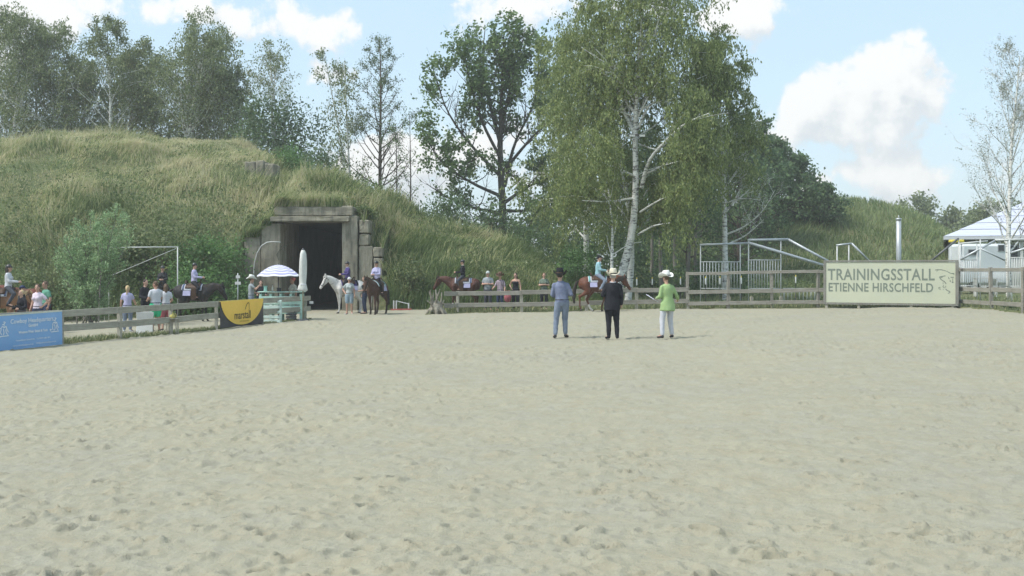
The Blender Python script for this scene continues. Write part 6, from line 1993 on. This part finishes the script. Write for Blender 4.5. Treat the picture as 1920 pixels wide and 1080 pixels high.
    organic(mb, 'body', COAT[c], t, .022 * k, 3)
    for i, (ps, b) in enumerate(hooves):
        d = Vector((0, math.sin(b * .6 + .3), -math.cos(b * .6 + .3)))
        MB().loft([ps * k, (ps + d * .05) * k, (ps + d * .085) * k], [.042 * k, .055 * k, .062 * k], 12).build('hoof', LEATHER_D, t, True)
        a_, ft, ps_ = lows[i]
        if points or i in socks:
            mbl = MB(); mbl.cap((a_ * .45 + ft * .55) * k, ft * k, .043 * k, .046 * k); mbl.cap(ft * k, (ft * .1 + ps_ * .9) * k, .046 * k, .045 * k)
            organic(mbl, 'sock', MANE['white'] if i in socks else MANE['dark'], t, .018 * k, 2)
    # mane and tail: hanging locks
    rr = random.Random(sum(map(ord, label)))
    mb = MB()
    n = 16
    for j in range(n):
        q = j / (n - 1)
        y = py + .02 - (py - .40) * q; z = pz + .085 - (pz + .085 - 1.50) * q ** 1.1 + .03 * math.sin(q * math.pi)
        z = min(z, pz + .09)
        s = 1
        mb.loft([S(0, y, z), S(s * .06, y - .02, z - .05), S(s * (.10 + .05 * q), y - .04 + rr.uniform(-.03, .03), z - .22 - rr.uniform(0, .08))], [.025 * k, .034 * k, .010 * k], 6)
    mb.loft([hp(-.05, .10), hp(.06, .13), hp(.17, .09)], [.03 * k, .035 * k, .008 * k], 6)
    organic(mb, 'mane', MANE[mane], t, .016 * k, 1)
    mb = MB()
    mb.loft([S(0, -.78, 1.30), S(0, -.88 - tail_out * .4, 1.24), S(0, -.93 - tail_out, .95), S(.02, -.95 - tail_out * 1.3, .62), S(.03, -.93 - tail_out * 1.5, .36)], [.035 * k, .055 * k, .085 * k, .075 * k, .02 * k], 10)
    for j in range(6):
        x = rr.uniform(-.05, .05)
        mb.loft([S(x * .5, -.9 - tail_out * .6, 1.1), S(x, -.95 - tail_out, .8), S(x * 1.5, -.93 - tail_out * 1.4 + rr.uniform(-.05, .05), rr.uniform(.3, .5))], [.03 * k, .04 * k, .012 * k], 6)
    organic(mb, 'tail', MANE[mane], t, .016 * k, 1)
    for s in (-1, 1):
        MB().ell(hp(.15, .058, s * .088), (.012 * k, .016 * k, .016 * k), 8, 6).build('eye', plain('eye_dark', (.03, .025, .02), (.04, .03, .03), 3, .3), t, True)
    if blaze:
        MB().loft([hp(.08, .105), hp(.25, .092), hp(.42, .07), hp(.55, .05)], [(.028 * k, .008 * k), (.034 * k, .008 * k), (.03 * k, .008 * k), (.045 * k, .012 * k)], 8, up=(1, 0, 0)).build('blaze', MANE['white'], t, True)
    if tack:
        # bridle straps and reins
        mb = MB()
        for f, rr_, rz_ in ((.44, .066, .086), (.06, .098, .122)):
            P = [hp(f, -.02 + rz_ * math.sin(a), rr_ * math.cos(a)) for a in np.linspace(0, 2 * math.pi, 17)]
            mb.loft(P, [.010 * k] * 17, 5, caps=False)
        for s in (-1, 1):
            mb.loft([hp(-.03, .05, s * .09), hp(.2, .01, s * .096), hp(.44, -.03, s * .07)], [.010 * k] * 3, 5)
        mb.build('bridle', LEATHER_D, t, True)
        mb = MB()
        for s in (-1, 1):
            mb.loft([hp(.45, -.06, s * .07), S(s * .12, (py + .3) / 2 + .1, 1.34), S(s * .05, .34, 1.72)], [.007 * k] * 3, 5)
        mb.build('reins', LEATHER_D, t, True)
    if saddle:
        def arch(y0, y1, off, ph, mat, name, par, z0=1.14, rx=.276, rz=.318, th=.016):
            na, ny = 17, 6
            V, Fc = [], []
            for yy in np.linspace(y0, y1, ny):
                for p_ in np.linspace(-ph, ph, na):
                    V.append(S((rx + off) * math.sin(p_) * (1 + .02 * abs(p_)), yy, z0 + (rz + off) * math.cos(p_) + .03 * max(0, 1 - abs(p_)) * (1 if yy > .1 else .4)))
            for i in range(ny - 1):
                for j in range(na - 1):
                    Fc.append((i * na + j, i * na + j + 1, (i + 1) * na + j + 1, (i + 1) * na + j))
            o = MB().add(V, Fc).build(name, mat, par, True); o.modifiers.new('thick', 'SOLIDIFY').thickness = th * k
            return o
        pd = arch(-.42, .36, .022, 1.25, CL[pad[0]], 'saddle_pad', t)
        arch(-.40, -.33, .034, 1.22, cloth('pad_' + pad[1], {'navy': (.10, .13, .22), 'teal': (.18, .40, .38), 'black': (.03, .03, .03), 'white': (.6, .6, .62)}[pad[1]]), 'pad_stripe', pd)
        arch(.27, .33, .034, 1.22, MATS['cloth_pad_' + pad[1]], 'pad_stripe', pd)
        sdl = arch(-.28, .30, .05, 1.0, LEATHER, 'saddle', t, th=.03)
        mb = MB()
        mb.loft([S(-.16, -.27, 1.50), S(-.10, -.30, 1.60), S(0, -.31, 1.63), S(.10, -.30, 1.60), S(.16, -.27, 1.50)], [.03 * k] * 5, 8)
        mb.cap(S(0, .24, 1.52), S(0, .27, 1.64), .05 * k, .025 * k); mb.ell(S(0, .27, 1.66), (.04 * k, .045 * k, .018 * k), 10, 6)
        mb.ell(S(0, .0, 1.49), (.15 * k, .28 * k, .05 * k), 14, 8)
        organic(mb, 'seat', LEATHER, sdl, .018 * k, 2)
        for s in (-1, 1):
            MB().box((0, 0, 0), (.02, .20, .45)).build('fender', LEATHER, sdl, loc=S(s * .345, .08, 1.12), bevel=.01)
            P = [S(s * .36, .08 + .07 * math.sin(a), .83 + .07 * math.cos(a)) for a in np.linspace(0, 2 * math.pi, 13)]
            MB().loft(P, [.014 * k] * 13, 6, caps=False).build('stirrup', LEATHER_D, sdl, True)
        # number cards on both flanks
        for s in (-1, 1):
            o = MB().box((0, 0, 0), (.012, .30, .20)).build('number_card', CL['lilac'], pd, loc=S(s * .325, -.20, 1.14)); o.rotation_euler = (0, R(s * -14), 0)
    return t
def mount(label, hpos, heading, **kw):
    """a rider sitting on the horse at hpos"""
    p = Vector(hpos) + Vector((0, 0, 1.54))
    return person(label, p, heading, kw.pop('h', 1.72), legs='ride', **kw)

TR = dict(swing=(.45, -.40, -.35, .42), flex=(.75, .0, .55, .0))
p = D(1121, 44.8)
horse('sorrel horse with white blaze trotting behind the judges', p, -90, 'sorrel', 'dark', 1.0, (1.06, 1.42), (-.32, .42, .40, -.38), (.0, .8, .0, .6), blaze=True, socks=(2,), pad=('white', 'teal'), headdown=1.0, tail_out=.05)
mount('rider in turquoise shirt and jeans on the sorrel horse', p + Vector((0, 0, -.02)), -90, h=1.76, arms=('reins', 'reins'), top='aqua', bottom='jeans', shoe='brown', hair='dark', hat='cap', hatmat='black', lean=.06)
p = D(868, 49.4)
horse('brown horse with white striped saddle pad behind the far fence', p, 90, 'brown', 'dark', 1.0, (1.08, 1.47), (.1, -.12, .1, -.08), socks=(0, 1), pad=('white', 'navy'), headdown=1.05)
mount('rider with helmet and black jacket on the brown horse', p, 90, h=1.62, arms=('reins', 'reins'), top='black', bottom='dark_slate', shoe='brown', hair='dark', hat='helmet', hatmat='helmet', collar='cream', fem=True)
p = D(652, 48.2)
horse('white grey horse standing in the bunker mouth', p, 118, 'grey', 'white', 1.0, (.98, 1.62), (.06, -.08, .05, -.05), headdown=1.0, pad=('purple', 'black'))
mount('rider in purple jacket and helmet on the white horse', p, 118, h=1.62, arms=('reins', 'reins'), top='purple', bottom='black', shoe='black', hair='dark', hat='helmet', hatmat='helmet', collar='white', fem=True)
p = G(706, 589.5)
horse('dark bay horse walking out of the bunker towards the arena', p, 162, 'bay', 'dark', .98, (1.00, 1.58), (.22, -.2, -.15, .2), (.35, .0, .2, .0), points=True, pad=('white', 'teal'), headdown=1.1, tail_out=.25)
mount('rider in lilac shirt and helmet on the dark bay horse', p + Vector((0, 0, -.03)), 162, h=1.64, arms=('reins', 'reins'), top='lilac', bottom='black', shoe='black', hair='dark', hat='helmet', hatmat='helmet', fem=True)
p = D(364, 42.0)
horse('black horse with white numbered pad behind the banner fence', p, -90, 'black', 'dark', 1.0, (1.04, 1.40), (.05, -.06, .06, -.05), pad=('white', 'navy'), headdown=1.1)
mount('rider in pale lilac shirt on the black horse', p, -88, h=1.60, arms=('reins', 'reins'), top='lilac', bottom='black', shoe='black', hair='dark', hat='helmet', hatmat='helmet', fem=True)
p = D(305, 43.6)
horse('dark horse facing the arena behind the people in white t-shirts', p, 190, 'black', 'dark', .96, (.98, 1.55), pad=('black', 'black'))
mount('rider with helmet and dark jacket behind the man in green shorts', p + Vector((0, 0, -.06)), 190, h=1.56, arms=('reins', 'reins'), top='charcoal', bottom='black', shoe='black', hair='dark', hat='helmet', hatmat='helmet', fem=True)
p = D(-4, 36.4)
horse('tan horse standing behind the blue banner', p, -80, 'tan', 'flaxen', 1.0, (.95, 1.35), pad=('white', 'navy'), headdown=1.1)
mount('rider in white blouse with long dark hair on the tan horse', p + Vector((.36, 0, -.02)), -80, h=1.64, arms=('reins', 'reins'), top='white', bottom='dark_slate', shoe='black', hair='dark', hstyle='long', hat='helmet', hatmat='helmet', fem=True)
p = D(44, 39.0)
horse('dark chestnut horse behind the people at the blue banner', p, 78, 'chestnut', 'dark', 1.0, (1.02, 1.5), saddle=False)
# ------------------------------------------------------------------ summer air between the camera and the wood
def haze():
    o = MB().box((0, 0, 0), (6400, 4300, 24.0)).build('haze', None, loc=(0, 2050, 10.6))
    m = bpy.data.materials.new('haze'); m.use_nodes = True
    T = NT(m.node_tree); T.n.clear()
    out = T.node('ShaderNodeOutputMaterial'); v = T.node('ShaderNodeVolumePrincipled')
    v.inputs['Color'].default_value = (.97, .97, .93, 1)
    v.inputs['Density'].default_value = HAZE
    v.inputs['Anisotropy'].default_value = 0.2
    T.l.new(v.outputs[0], out.inputs['Volume'])
    o.data.materials.append(m)
    tag(o, 'thin pale summer haze over the whole show ground', 'haze', kind='stuff')
HAZE = 0.0011
haze()
